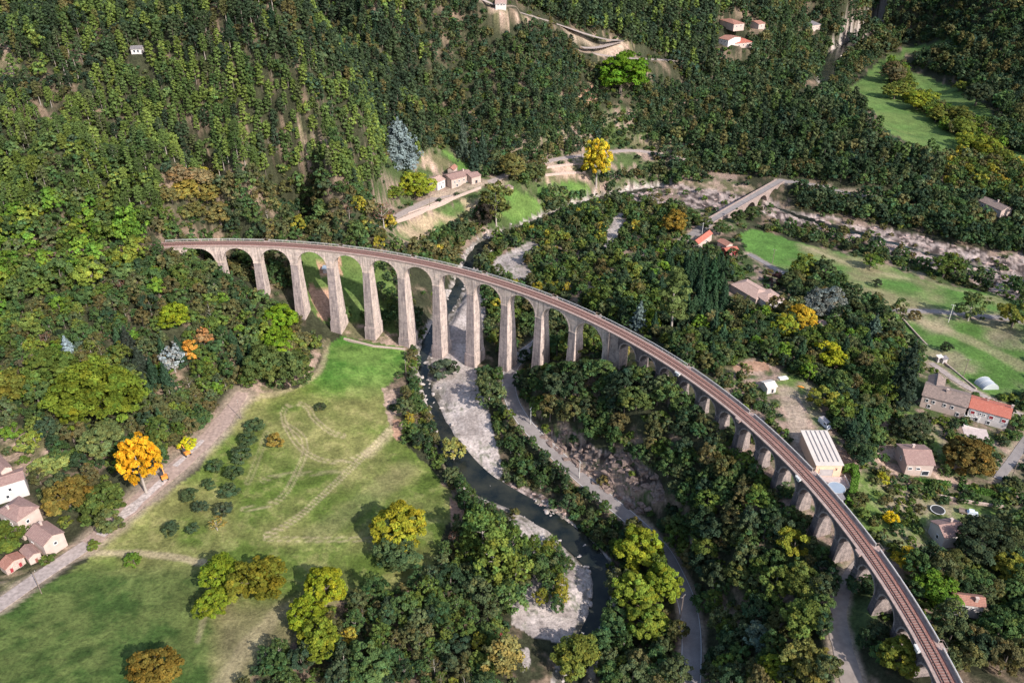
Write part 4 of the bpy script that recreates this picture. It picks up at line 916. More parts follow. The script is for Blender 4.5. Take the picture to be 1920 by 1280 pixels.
# ---- trees that stand out on their own: (kind, u, v of crown centre, crown radius in photo px, height factor, colour, label, group)
FEAT = [
 ('poplar',1120,300,27,1.35,(.52,.40,.035),'tall bright yellow poplar above the terraces by the river',None),
 ('cedar',748,266,45,.84,(.19,.235,.235),'large silvery blue cedar behind the stone farmhouse',None),
 ('fir',868,262,16,1.3,(.075,.10,.07),'tall grey green fir right of the silvery cedar',None),
 ('fir',905,275,14,1.2,(.045,.07,.045),'dark fir beside the green slope near the stone farmhouse',None),
 ('fir',888,290,14,1.1,(.04,.065,.045),'second dark fir near the stone farmhouse, nearest its roofs',None),
 ('broadleaf',782,345,30,.85,(.24,.27,.03),'yellow green tree left of the white walled farmhouse',None),
 ('broadleaf',738,360,18,.8,(.13,.17,.03),'small green tree with yellow side left of the yellow green one',None),
 ('broadleaf',960,310,26,.85,(.16,.15,.05),'olive yellow tree by the road below the dark slope',None),
 ('broadleaf',1005,320,18,1.1,(.10,.12,.045),'tall olive tree between the olive yellow tree and the terraces',None),
 ('willow',930,372,26,1.1,(.12,.13,.04),'pale olive tree on the lawn in front of the stone hut',None),
 ('round',912,400,20,1.2,(.055,.045,.035),'dark purple brown tree on the lawn by the river bend',None),
 ('dead',718,402,20,.7,(.22,.13,.10),'pinkish brown bare tree at the near end of the farmhouse road',None),
 ('round',685,425,14,1.0,(.24,.23,.05),'yellowish tree left of the pinkish bare tree',None),
 ('big',1165,137,48,.8,(.10,.19,.018),'very large bright green tree on the dark middle slope',None),
 ('broadleaf',335,325,24,.8,(.25,.18,.09),'tan tree at the top of the tan patch behind the left woods',None),
 ('broadleaf',372,330,22,.8,(.24,.185,.09),'second tan tree, right of the topmost of the tan patch',None),
 ('broadleaf',345,355,26,.8,(.27,.215,.05),'yellowish tan tree in the middle of the tan patch',None),
 ('broadleaf',385,362,24,.8,(.24,.20,.055),'yellowish tree at the right of the tan patch',None),
 ('broadleaf',320,365,20,.8,(.17,.15,.055),'olive tree at the left of the tan patch',None),
 ('broadleaf',410,400,26,.8,(.19,.165,.06),'olive tan tree below the tan patch',None),
 ('broadleaf',360,395,22,.8,(.16,.15,.05),'olive tree directly below the tan patch',None),
 ('broadleaf',325,590,31,.8,(.19,.23,.02),'round yellow green tree alone amid the mixed wood',None),
 ('broadleaf',528,597,30,.9,(.15,.24,.02),'bright lime green tree near the foot of the third tall pier',None),
 ('broadleaf',520,640,31,.9,(.14,.22,.02),'bright lime green tree just below the other lime green one',None),
 ('broadleaf',545,690,42,.95,(.095,.125,.04),'big olive green tree at the edge of the meadow below the piers',None),
 ('broadleaf',495,680,38,.95,(.085,.115,.035),'broad olive tree left of the big one at the meadow edge',None),
 ('round',356,655,20,1.0,(.50,.24,.045),'small bright orange tree next to the silvery bare tree',None),
 ('round',380,630,17,1.1,(.32,.17,.07),'pinkish orange tree right of the bright orange one',None),
 ('willow',322,668,23,.8,(.27,.29,.285),'silvery grey leafless tree above the village track',None),
 ('fir',127,655,20,.8,(.26,.32,.34),'small pale blue spruce in the left wood',None),
 ('fir',145,640,12,.7,(.11,.16,.11),'blue green spruce right of the pale blue one',None),
 ('fir',238,640,21,.85,(.035,.042,.032),'very dark conifer in the left wood',None),
 ('fir',262,680,24,.8,(.038,.05,.035),'wide dark conifer left of the silvery bare tree',None),
 ('giant',180,735,80,.85,(.135,.17,.022),'huge yellow green chestnut with orange patches in the left wood',None),
 ('big',90,690,46,.85,(.10,.14,.03),'large green chestnut left of the huge yellow green one',None),
 ('broadleaf',25,720,36,.9,(.15,.15,.03),'yellow olive tree at the left edge beside the brown tree',None),
 ('broadleaf',55,690,26,.9,(.11,.085,.05),'brownish tree at the left edge of the picture',None),
 ('broadleaf',190,825,42,.75,(.14,.17,.06),'round grey green tree above the yellow orange poplar',None),
 ('poplar',258,868,38,1.35,(.62,.32,.02),'large bright yellow orange tree beside the village track',None),
 ('round',352,832,16,.9,(.42,.40,.02),'small bright yellow tree on the far side of the village track',None),
 ('round',515,825,17,.8,(.24,.17,.04),'lone orange brown bush tree in the big meadow',None),
 ('round',600,761,11,.6,(.06,.075,.035),'small dark bush alone in the upper big meadow',None),
 ('round',478,797,18,.8,(.06,.09,.04),'dark orchard tree highest up by the pole','orchard'),('round',463,824,18,.8,(.06,.09,.04),'dark orchard tree just below the highest one','orchard'),
 ('round',450,851,20,.8,(.064,.09,.042),'dark orchard tree, third from the top of the orchard','orchard'),('round',403,872,16,.8,(.06,.09,.038),'dark orchard tree nearest the digger on the track','orchard'),
 ('round',438,885,18,.8,(.06,.09,.038),'dark orchard tree in the middle of the right-hand row','orchard'),('round',391,907,13,.8,(.06,.09,.038),'small dark orchard tree in the middle of the left-hand row','orchard'),
 ('round',430,919,18,.8,(.06,.088,.04),'dark orchard tree, lower right-hand row','orchard'),('round',353,927,17,.8,(.066,.092,.04),'dark orchard tree beside the thin fallen branches','orchard'),
 ('round',375,949,15,.8,(.055,.075,.04),'dark orchard tree below the one with the fallen branches','orchard'),('round',418,954,17,.8,(.055,.07,.04),'dark orchard tree just above the yellow orchard tree','orchard'),
 ('round',321,989,17,.8,(.058,.085,.042),'dark orchard tree at the lower left corner of the orchard','orchard'),('round',361,990,13,.7,(.06,.088,.042),'small dark orchard tree at the bottom of the orchard','orchard'),
 ('dead',405,982,16,.5,(.34,.24,.06),'thin yellow orchard tree at the lower right of the orchard','orchard'),
 ('round',249,1047,16,.8,(.10,.17,.025),'bright green round bush tree on the footpath across the meadow',None),
 ('round',175,1021,13,.6,(.12,.15,.03),'small green bush at the junction by the village houses',None),
 ('big',287,1252,45,.85,(.15,.105,.022),'brown gold round tree at the foot of the lower meadow',None),
 ('broadleaf',410,1075,38,.9,(.15,.20,.02),'bright green tree, upper left of the clump in the meadow',None),
 ('big',480,1085,50,.8,(.155,.145,.02),'olive gold tree, largest of the clump in the meadow',None),
 ('broadleaf',398,1130,32,.85,(.16,.20,.02),'bright green tree, lowest of the clump in the meadow',None),
 ('broadleaf',610,1100,40,.95,(.22,.24,.02),'yellow green tree at the top of the group right of the clump',None),
 ('broadleaf',570,1150,34,.95,(.19,.23,.02),'yellow green tree at the left of the group right of the clump',None),
 ('broadleaf',600,1195,40,.9,(.17,.20,.025),'yellow green tree at the bottom of the group right of the clump',None),
 ('broadleaf',752,985,50,.85,(.26,.245,.025),'broad yellow green tree at the meadow edge with its dark shadow beside it',None),
 ('broadleaf',745,1035,40,.7,(.08,.115,.045),'dark green tree just below the broad yellow green one',None),
 ('willow',905,985,32,1.0,(.10,.155,.04),'feathery green tree, the topmost by the gravel bend of the river',None),
 ('willow',925,1040,36,1.0,(.13,.17,.035),'feathery yellow green tree beside the gravel bend',None),
 ('willow',962,1010,24,.9,(.10,.15,.035),'feathery green tree at the top of the gravel bar, left of its inlet',None),
 ('willow',968,1062,26,.9,(.13,.165,.035),'yellow green tree overhanging the middle of the gravel bar',None),
 ('willow',955,1115,26,.9,(.085,.13,.04),'green tree overhanging the lower left of the gravel bar',None),
 ('willow',850,840,20,.8,(.24,.24,.07),'yellow green riverside tree leaning over the pool',None),
 ('poplar',1200,1030,46,.8,(.20,.23,.025),'tall yellow green poplar over the road, topmost of its group',None),
 ('poplar',1245,1095,36,.8,(.17,.21,.025),'tall yellow green poplar over the road, rightmost of its group',None),
 ('poplar',1190,1110,42,.8,(.18,.22,.03),'tall yellow green poplar in the middle of the roadside group',None),
 ('poplar',1215,1165,40,.8,(.15,.19,.03),'tall green poplar at the bottom of the roadside group',None),
 ('broadleaf',1080,1230,46,.9,(.15,.17,.035),'wide yellow green tree over the river at the bottom edge',None),
 ('willow',945,1225,34,.8,(.21,.18,.06),'tan leaved tree at the bottom beside the small gravel patch',None),
 ('round',928,1190,13,.8,(.30,.06,.05),'small red leaved tree above the tan leaved tree',None),
 ('broadleaf',1265,415,24,.9,(.22,.15,.03),'tall orange brown tree left of the stone road bridge',None),
 ('fir',1200,592,21,.8,(.17,.22,.20),'pale blue green spruce close behind the viaduct railing',None),
 ('pine',1265,560,28,.95,(.10,.135,.045),'pine with tall bare trunk right of the pale spruce',None),
 ('fir',1335,520,22,1.0,(.035,.075,.035),'tallest dark green fir at the right of the fir grove',None),
 ('broadleaf',1222,598,18,1.0,(.13,.18,.025),'bright green tree between the pale spruce and the bare trunk pine',None),
 ('broadleaf',1352,425,16,.8,(.07,.10,.035),'dark green tree in front of the left part of the road bridge',None),
 ('broadleaf',1322,418,14,.8,(.09,.11,.035),'olive tree at the left end of the road bridge',None),
 ('oak',1412,398,15,.8,(.07,.095,.035),'bushy tree below the middle of the road bridge',None),
 ('oak',1385,405,15,.8,(.06,.085,.03),'dark bushy tree below the left arches of the road bridge',None),
 ('broadleaf',1502,595,30,.85,(.42,.28,.03),'orange and yellow tree below the pale roofed villa',None),
 ('broadleaf',1475,610,26,.8,(.22,.24,.03),'yellow green tree just left of the orange one by the villa',None),
 ('big',1545,565,40,.75,(.15,.16,.14),'big silvery grey tree right of the villa',None),
 ('round',1458,523,14,1,(.09,.045,.045),'dark red leaved small tree behind the villa',None),
 ('broadleaf',1482,525,20,.8,(.07,.09,.035),'round dark tree right of the red leaved one',None),
 ('broadleaf',1510,500,24,.9,(.13,.16,.03),'green tree at the meadow end of the lane, with yellow tint',None),
 ('broadleaf',1548,505,24,.9,(.06,.08,.035),'dark green tree at the meadow edge right of the yellow tinted one',None),
 ('broadleaf',1560,668,28,.8,(.26,.26,.02),'bright yellow tree above the garden with the van',None),
 ('broadleaf',1540,745,26,.6,(.20,.20,.035),'yellow green tree above the white van',None),
 ('fir',1700,705,34,1.15,(.028,.042,.028),'huge dark fir left of the long village house',None),
 ('fir',1640,615,20,.8,(.08,.12,.09),'bluish green fir in the belt beside the field',None),
 ('broadleaf',1712,800,32,.75,(.055,.07,.035),'round dark tree between the long house and the tiled cottage',None),
 ('big',1820,858,46,.7,(.14,.10,.03),'large brown gold tree between the village houses',None),
 ('broadleaf',1843,1010,52,.75,(.045,.06,.03),'big round very dark tree right of the lower gabled house',None),
 ('broadleaf',1895,1060,34,.8,(.19,.18,.03),'yellow olive tree at the right edge below the dark round tree',None),
 ('broadleaf',1790,1055,30,.8,(.09,.10,.035),'olive tree below the lower gabled house',None),
 ('broadleaf',1760,1105,38,.85,(.11,.19,.025),'bright green tree left of the red brown roofed house',None),
 ('broadleaf',1700,1050,24,.7,(.34,.26,.025),'orange yellow tree beside the railway at the lower right',None),
 ('round',1670,970,15,.9,(.55,.40,.02),'small vivid yellow tree on the garden slope',None),
 ('round',1655,895,13,.9,(.30,.28,.03),'small yellow tree right of the clipped hedge',None),
 ('broadleaf',1680,168,22,.8,(.15,.17,.04),'yellowish tree in the hedge between far fields, nearest the top','far hedge'),('broadleaf',1675,135,24,.8,(.14,.12,.06),'brownish tree at the top of the hedge between far fields','far hedge'),
 ('broadleaf',1723,186,24,.8,(.20,.23,.03),'brightest yellow green tree in the hedge between far fields','far hedge'),('broadleaf',1745,182,15,.8,(.17,.20,.03),'small yellow green tree right of the brightest in the far hedge','far hedge'),
 ('broadleaf',1757,215,18,.8,(.17,.18,.04),'yellow green tree in the middle of the far hedge','far hedge'),('broadleaf',1800,212,20,.8,(.11,.12,.03),'dark olive tree right of the middle of the far hedge','far hedge'),
 ('broadleaf',1805,236,22,.8,(.15,.18,.035),'yellow green tree low in the far hedge','far hedge'),('broadleaf',1808,262,16,.8,(.22,.24,.035),'bright yellow tree near the bottom of the far hedge','far hedge'),
 ('broadleaf',1845,272,26,.8,(.19,.21,.03),'broad yellow green tree at the bottom of the far hedge','far hedge'),
 ('broadleaf',1880,290,18,.8,(.13,.15,.03),'olive tree past the bottom of the far hedge','far hedge'),
 ('broadleaf',1800,160,12,.7,(.17,.20,.04),'small light tree on the far side of the upper far field','far side'),('broadleaf',1825,170,10,.7,(.17,.20,.04),'small light tree right of the first across the upper far field','far side'),
 ('broadleaf',1835,175,26,.9,(.05,.065,.035),'big dark tree behind the upper far field',None),
 ('willow',1825,570,24,.8,(.09,.12,.04),'tree on the field lane at the right, standing by its pole',None),
 ('round',1715,590,12,.9,(.13,.10,.04),'small brown tree on the field lane','x'),
 ('broadleaf',1635,488,18,.7,(.10,.15,.03),'green round tree by the field edge in front of the rocky river',None),
 ('broadleaf',1775,495,27,.8,(.085,.12,.03),'large round green tree between field and rocky river',None),
 ('round',1645,530,10,.8,(.05,.06,.035),'small dark tree alone in the right-hand field',None),
 ('broadleaf',1905,590,26,.8,(.15,.15,.03),'yellow green tree at the right edge of the field',None),
 ('round',1775,650,12,.9,(.05,.07,.035),'small dark tree on the village meadow',None),
 ('bush',827,690,22,.9,(.07,.09,.055),'low grey green bush on the gravel by the tall pier',None),
 ('willow',918,730,26,.8,(.085,.11,.045),'grey green tree beside the gravel below the piers','y'),
 ('broadleaf',1425,1190,30,.85,(.14,.19,.14),'pale blue green tree in the wood at the bottom',None),
 ('broadleaf',1490,1020,28,.9,(.22,.22,.03),'yellow green tree in the dark oak wood',None),
 ('broadleaf',1400,860,20,.8,(.10,.14,.03),'lighter green tree against the small arches',None),
 ('broadleaf',1425,930,26,.8,(.11,.16,.035),'fresh green tree in the oak wood next to the arches',None),
 ('broadleaf',1385,1075,28,.8,(.11,.13,.04),'olive tree low in the dark oak wood',None),
 ('broadleaf',1510,1090,38,.85,(.15,.17,.04),'large olive yellow tree at the edge of the path under the arches',None),
 ('broadleaf',1510,1160,44,.85,(.13,.17,.04),'large pale green tree beside the shaded path',None),
 ('broadleaf',1520,1240,44,.85,(.17,.16,.045),'olive brown tree at the bottom right of the oak wood',None),
 ('broadleaf',1460,1250,30,.85,(.16,.19,.025),'bright yellow green tree at the bottom of the oak wood',None),
 ('broadleaf',1690,1230,40,.8,(.16,.17,.03),'yellow green tree beside the viaduct at the bottom right',None),
 ('broadleaf',1620,1090,30,.7,(.045,.07,.03),'dark tree standing in front of the last arches',None),
 ('big',93,868,32,.5,(.22,.25,.07),'pale striped palm like clump beside the village yard',None),
 ('round',48,832,20,.9,(.19,.22,.05),'pale green clump above the village yard',None),
 ('broadleaf',125,928,42,.75,(.17,.125,.03),'orange tinted tree beside the village houses',None),
 ('broadleaf',192,940,42,.75,(.09,.12,.03),'dark green tree right of the orange tinted one',None),
 ('round',202,980,26,1.0,(.11,.13,.045),'grey green round tree nearest the track junction',None),
 ('broadleaf',10,1005,36,.6,(.10,.13,.025),'green tree behind the small barns at the left edge',None),
 ('broadleaf',1195,745,30,.8,(.10,.13,.04),'light olive tree on the knoll in front of the small arches',None),
 ('broadleaf',1080,640,26,.9,(.13,.16,.04),'yellow green tree standing before the last tall pier',None),
 ('broadleaf',1165,655,20,.8,(.22,.19,.06),'yellowish tree before the first small arches',None),
]
FEATXY = []
GROUPS = {'orchard': 'round trees of the orchard in the meadow', 'far hedge': 'trees in the hedge between the far fields', 'far side': 'small light trees along the upper far field'}
def plant_features():
    for i, (k, u, v, rp, hf, col, lab, grp) in enumerate(FEAT):
        if k == 'broadleaf' and rp*(300 if v > 450 else 480)/FOC > 5.4: k = 'big'
        cm, tm, R, H = TM[k][i % len(TM[k])]
        s = 1.0
        for _ in range(3):
            cz = H*s*hf*(.58 if k not in ('fir', 'cedar') else .5)
            p = ghit(u, v, cz); d = (np.array([p[0], p[1], p[2]+cz])-CAM)@FW; s = rp*(.86 if k == 'round' else .95)*d/FOC/R
        place_tree(k, p[0], p[1], p[2]-.1, s, s*hf, col, (i*2.4) % 6.28, i, lab, GROUPS.get(grp))
        FEATXY.append((p[0], p[1], R*s))
FOOT = []      # building footprints (x, y, radius) kept free of trees

def scatter():
    g = np.random.default_rng(5)
    cell = 2.3
    xs = np.arange(-260, 620, cell); ys = np.arange(10, 900, cell)
    X, Y = np.meshgrid(xs, ys); X = X.ravel()+g.uniform(0, cell, X.size); Y = Y.ravel()+g.uniform(0, cell, Y.size)
    Z = ground_z(X, Y); uv, dep = project(np.stack([X, Y, Z], 1))
    ok = (uv[:, 0] > -160) & (uv[:, 0] < 2080) & (uv[:, 1] > -90) & (uv[:, 1] < 1420)
    X, Y, Z, uv, dep = X[ok], Y[ok], Z[ok], uv[ok], dep[ok]
    uc = np.clip(uv, [-55, -55], [1955, 1310])
    reg = np.full(len(X), -1)
    order = ['rail_west', 'under_left', 'bank_scrub', 'far_hedge', 'fir_grove', 'island', 'garden_scrub', 'pine_foot']; idx = {w[0]: i for i, w in enumerate(WOODS)}
    seq = [idx[o] for o in order]+[i for i in range(len(WOODS)) if WOODS[i][0] not in order]
    jit = np.stack([(fbm(X, Y, 12, 71, 2)-.5)*14, (fbm(X, Y, 12, 72, 2)-.5)*8], 1)
    for i in seq:
        m = (reg < 0) & inpoly(uc[:, 0]+jit[:, 0], uc[:, 1]+jit[:, 1], WOODS[i][1]); reg[m] = i
    block = np.zeros(len(X), bool)
    for nm, p in MEADOWS:
        if nm in ('garden2', 'garden3', 'garden', 'bank'): continue
        block |= inpoly(uv[:, 0], uv[:, 1], p)
    for p in GRAVEL: block |= inpoly(uv[:, 0], uv[:, 1], p)
    bare_ = np.zeros(len(X), bool)
    for p in BARE+ROCKS: bare_ |= inpoly(uv[:, 0], uv[:, 1], p)
    block &= (reg != idx['island']) & (reg != idx['far_hedge'])
    for P, w in ((RIVER, 1.8), (RIVER2, 4), (RIVER3, 4)):
        d, (zz, hw) = polydist(X, Y, P); block |= d < hw+w
    for P in ROADS.values():
        d, (zz, hw) = polydist(X, Y, P); block |= d < hw+1.3
    for P in RAILX:
        d, _ = polydist(X, Y, P); block |= d < 5.5
    ra = np.hypot(X, Y); arc = (TH0-np.arctan2(Y, X))*RR
    onv = (arc > -12) & (arc < AEND+12); block |= onv & (np.abs(ra-RR) < np.where(arc > ASM, 4.2, 5.4))
    tall = onv & (arc < A12) & (arc > 3.6*LB) & (ra < RR) & (ra > RR-9)
    low_ = onv & (arc > ASM+4.5*LS) & (ra < RR-3) & (ra > RR-10)
    for fx, fy, fr in FOOT:
        block |= np.hypot(X-fx, Y-fy) < fr
        dx, dy = CAM[0]-fx, CAM[1]-fy; q = np.hypot(dx, dy); block |= np.hypot(X-fx-dx/q*fr*1.0, Y-fy-dy/q*fr*1.0) < fr*.9
    for fx, fy, fr in FEATXY:
        block |= np.hypot(X-fx, Y-fy) < fr*.8
        dx, dy = CAM[0]-fx, CAM[1]-fy; q = np.hypot(dx, dy); block |= np.hypot(X-fx-dx/q*fr*1.25, Y-fy-dy/q*fr*1.25) < fr*.75
    k_rock = inpoly(uv[:, 0], uv[:, 1], ROCKS[0])
    A = g.uniform(0, 1, len(X)); items = []
    perm = g.permutation(len(X)); hashd = {}
    gap = fbm(X, Y, 26, 73, 3); cen = fbm(X, Y, 20, 74, 2)
    for i in perm:
        r = reg[i]
        if r < 0 or block[i]: continue
        w = WOODS[r]; sp = w[3]
        if bare_[i]:
            if A[i] > (.7 if k_rock[i] else .3): continue
        if dep[i] > 400 and gap[i] > .62 and A[i] > .45: continue
        x, y = X[i], Y[i]; cx, cy = int(x//8), int(y//8); bad = False
        smin = w[4][0]; s = w[4][0]+(w[4][1]-w[4][0])*float(np.clip(g.normal(.1, .32)+cen[i]*.8, 0, 1.25)); need = sp*.92*(.6+.4*(s-smin)/(w[4][1]-smin+1e-6))
        for a in (-1, 0, 1):
            for b in (-1, 0, 1):
                for (px, py, pn, pz) in hashd.get((cx+a, cy+b), ()):
                    if (px-x)**2+(py-y)**2+.8*(pz-Z[i])**2 < (.5*(need+pn))**2: bad = True; break
                if bad: break
            if bad: break
        if bad: continue
        hashd.setdefault((cx, cy), []).append((x, y, need, Z[i]))
        ks = list(w[2]); k = g.choice(ks, p=np.array([w[2][q] for q in ks])/sum(w[2].values()))
        ps = list(w[5]); pal = g.choice(ps, p=np.array([w[5][q] for q in ps])/sum(w[5].values()))
        if k == 'fir': pal = 'fi'
        if k == 'dead': pal = 'rd' if g.random() < .3 else 'ol'
        c = np.array(G[pal][g.integers(len(G[pal]))])*g.uniform(.82, 1.2)
        if k == 'bush': s *= 1.2
        if tall[i]: s *= .6
        if low_[i]: s = min(s, .62)
        items.append((dep[i], str(k), x, y, Z[i], s, s*g.uniform(.88, 1.15), c, g.uniform(0, 6.28), r, int(g.integers(99)), uv[i]))
    items.sort(key=lambda t: t[0])
    cnt = {}; rest = {}
    for it in items:
        d, k, x, y, z, s, sz, c, rz, r, v, p = it
        w = WOODS[r]; inside = -20 < p[0] < 1940 and -10 < p[1] < 1310
        lim = 290
        if inside and cnt.get(k, 0) < lim and k in TM:
            cnt[k] = cnt.get(k, 0)+1
            lb = w[6]
            if k == 'bush': lb = 'low leafy bush '+PLACE[w[0]]
            elif k == 'dead': lb = 'thin nearly leafless tree '+PLACE[w[0]]
            elif k == 'fir': lb = 'dark pointed fir '+PLACE[w[0]]
            elif k == 'pine': lb = 'pine '+PLACE[w[0]]
            elif k == 'willow': lb = 'slender feathery tree '+PLACE[w[0]]
            elif k == 'oak': lb = 'dark rounded oak '+PLACE[w[0]]
            elif k == 'round': lb = 'small round tree '+PLACE[w[0]]
            else: lb = 'leafy broad crowned tree '+PLACE[w[0]]
            place_tree(k, x, y, z-.15, s, sz, c, rz, v, lb, w[7]+', '+NAMES[k].replace('_', ' ')+'s')
        else: rest.setdefault(k if k in LOD else 'bush', []).append(it)
    print('TREES', len(items), cnt, {k: len(v) for k, v in rest.items()})
    nm = dict(oak='oak_wood', broadleaf='broadleaf_wood', willow='riverside_wood', pine='pine_wood', fir='fir_wood', bush='undergrowth', poplar='poplar_wood')
    lab = dict(oak='dark oak woods covering the far slopes and thickets', broadleaf='broadleaf woods beyond the nearer trees', willow='riverside woods beyond the nearer trees', pine='pine woods covering the far hills', fir='far firs among the woods', bush='low undergrowth among the trees', poplar='far poplars')
    for k, L in rest.items():
        VV = []; CC = []
        for d, kk, x, y, z, s, sz, c, rz, r, v, p in L:
            V, C = LOD[k][0 if d < 430 else 1][v % 4]
            cs, sn = cos(rz)*s, sin(rz)*s
            W = np.stack([V[:, 0]*cs-V[:, 1]*sn+x, V[:, 0]*sn+V[:, 1]*cs+y, V[:, 2]*sz+z], 1); VV.append(W); CC.append(C*c)
            if k in ('pine', 'willow', 'fir') :
                V, C = trunk_quads(12 if k != 'willow' else 7, .2, (.22, .18, .15) if k != 'fir' else (.1, .08, .06))
                VV.append(np.stack([V[:, 0]*cs-V[:, 1]*sn+x, V[:, 0]*sn+V[:, 1]*cs+y, V[:, 2]*sz+z], 1)); CC.append(C)
        VV = np.concatenate(VV).astype(np.float32); CC = np.concatenate(CC)
        o = link(nm[k], new_mesh(nm[k], VV, quads(len(VV)//4), M['leaves'], CC)); tag(o, lab[k], 'woodland', None, 'stuff')
    # shrub layer under the canopy and on the rough slopes
    n = 18000; gx = g.uniform(-230, 560, n*6); gy = g.uniform(20, 760, n*6); gz = ground_z(gx, gy); q, dp = project(np.stack([gx, gy, gz], 1))
    m = (q[:, 0] > -120) & (q[:, 0] < 2040) & (q[:, 1] > -20) & (q[:, 1] < 1400)
    inw = np.zeros(len(gx), bool); qc = np.clip(q, [-55, -55], [1955, 1310])
    for w in WOODS: inw |= inpoly(qc[:, 0], qc[:, 1], w[1])
    blk = np.zeros(len(gx), bool)
    for nm_, p in MEADOWS:
        if nm_ not in ('xx',): blk |= inpoly(q[:, 0], q[:, 1], p)
    for p in GRAVEL: blk |= inpoly(q[:, 0], q[:, 1], p)
    for P in list(ROADS.values())+[RIVER, RIVER2, RIVER3]+RAILX:
        d, (zz, hw) = polydist(gx, gy, P); blk |= d < hw+1.2
    for fx, fy, fr in FOOT: blk |= np.hypot(gx-fx, gy-fy) < fr
    rk = np.zeros(len(gx), bool)
    for p in ROCKS+BARE: rk |= inpoly(q[:, 0], q[:, 1], p)
    ra = np.hypot(gx, gy); blk |= (np.abs(ra-RR) < 4.2) & (g.uniform(0, 1, len(gx)) < .45)
    rd = g.uniform(0, 1, len(gx))
    m &= ~blk & (inw | (rd < .12)) & (~rk | (rd < .12)); I = np.where(m)[0][:n]
    VV = []; CC = []
    for i in I:
        V, C = LOD['bush'][0][i % 4]; s = g.uniform(.45, 1.15); rz = g.uniform(0, 6.28); cs, sn = cos(rz)*s, sin(rz)*s
        pal = ('dk', 'md', 'ol', 'md', 'lt')[g.integers(5)]; c = np.array(G[pal][g.integers(len(G[pal]))])
        VV.append(np.stack([V[:, 0]*cs-V[:, 1]*sn+gx[i], V[:, 0]*sn+V[:, 1]*cs+gy[i], V[:, 2]*s*.9+gz[i]-.1], 1)); CC.append(C*c)
    VV = np.concatenate(VV).astype(np.float32); o = link('undergrowth', new_mesh('undergrowth', VV, quads(len(VV)//4), M['leaves'], np.concatenate(CC)))
    tag(o, 'low shrubs and brambles covering the ground under the trees', 'undergrowth', None, 'stuff')
PLACE = dict(rail_west='at the left end of the viaduct', under_left='at the feet of the first piers', bank_scrub='on the bank behind the middle piers', far_hedge='in the hedgerow between the far fields', rail_end='beside the last arches of the viaduct', knoll='in the dense wood on the slope below the small arches', roadside='on the strip between the river and the valley road', poplars='between the river and the road at the bottom edge', island='on the gravel island in the river',
 west_bank='in the thicket on the left river bank', chestnuts='on the bright green hill left of the viaduct', left_slope='in the autumn wood above the village track', village_trees='between the village houses and the track', behind_left='just behind the left end of the viaduct',
 pine_foot='at the foot of the pine hill', pine_hill='on the sunny pine hill behind the viaduct', top_left='in the far wood at the upper left', north_pines='on the shaded slope behind the pine hill', north_oaks='in the dark wood on the middle slope', top_mid='along the upper road', top_right='in the far wood at the upper right',
 saddle='above the stone road bridge', east_bank='on the far bank of the rocky river', far_fields='by the far green fields', far_edge='at the rim of the far green fields', mid_houses='by the stone farmhouse road', river_north='on the far river bank upstream', riverside_lawn='between the lawn and the river bend', mid_river='on the river flats behind the viaduct',
 behind_right='between the viaduct and the valley houses', under_arches='at the feet of the tall piers', fir_grove='in the grove behind the viaduct', track_side='on the slope beside the railway', warehouse_trees='beside the white roofed warehouse', field_edge='along the field edge by the rocky river', mid_field='in the garden belt beside the field',
 village_back='behind the village gardens', village_side='along the lane past the red roofed house', garden_scrub='on the garden slope beside the railway', southeast='outside the curve at the lower right', village_gardens='among the village houses at the right', east_rim='at the right-hand edge of the field')
# ------------------------------------------------------------------ houses
def tile(name, c1, c2, old=.5):
    m, nt, b = mat(name); tc = nt.nodes.new('ShaderNodeTexCoord'); p = tc.outputs['Object']
    f = noise(nt, p, 1.1, 7, .7); g = noise(nt, p, 6, 2)
    br = N(nt, 'ShaderNodeTexBrick'); nt.links.new(p, br.inputs['Vector'])
    for k, v in (('Scale', 1), ('Mortar Size', .05), ('Brick Width', .28), ('Row Height', .36)): br.inputs[k].default_value = v
    br.inputs['Color1'].default_value = (1, 1, 1, 1); br.inputs['Color2'].default_value = (.8, .8, .8, 1); br.inputs['Mortar'].default_value = (.5, .48, .46, 1)
    c = mixc(nt, ramp(nt, f, [(.35, 0), (.65, 1)]), c1, c2); c = mixc(nt, 1, c, br.outputs[0], 'MULTIPLY'); c = mixc(nt, 1, c, ramp(nt, g, [(.3, .8), (.7, 1.2)]), 'MULTIPLY')
    nt.links.new(c, b.inputs['Base Color']); b.inputs['Roughness'].default_value = .85; bump(nt, b, g, .4, .05); return m
M['tile_pink'] = tile('pinkish_tiles', (.32, .19, .165), (.42, .27, .23)); M['tile_red'] = tile('red_tiles', (.48, .13, .085), (.56, .19, .13)); M['tile_brown'] = tile('weathered_tiles', (.20, .15, .13), (.36, .26, .22))
M['tile_pale'] = tile('pale_tiles', (.50, .33, .27), (.62, .43, .36)); M['tile_orange'] = tile('orange_tiles', (.38, .165, .115), (.46, .23, .17))
M['slate'] = tile('grey_roof', (.20, .18, .19), (.30, .27, .28))
M['render_cream'] = plain('cream_render', (.47, .36, .31), .9, .12, .6); M['render_white'] = plain('white_render', (.56, .50, .47), .9, .1, .6); M['stone_wall'] = plain('house_stone', (.44, .33, .28), .95, .3, 2.2)
M['render_peach'] = plain('peach_render', (.72, .47, .33), .9, .08, .6); M['render_grey'] = plain('grey_render', (.38, .34, .33), .9, .15, .6)
M['glass'] = plain('window_glass', (.035, .04, .05), .15, .1, 1); M['shutter_red'] = plain('red_shutter', (.28, .03, .04), .6, .15, 2); M['shutter_white'] = plain('pale_frame', (.7, .68, .66), .6, .1, 2); M['door_brown'] = plain('brown_door', (.22, .08, .06), .7, .2, 2)
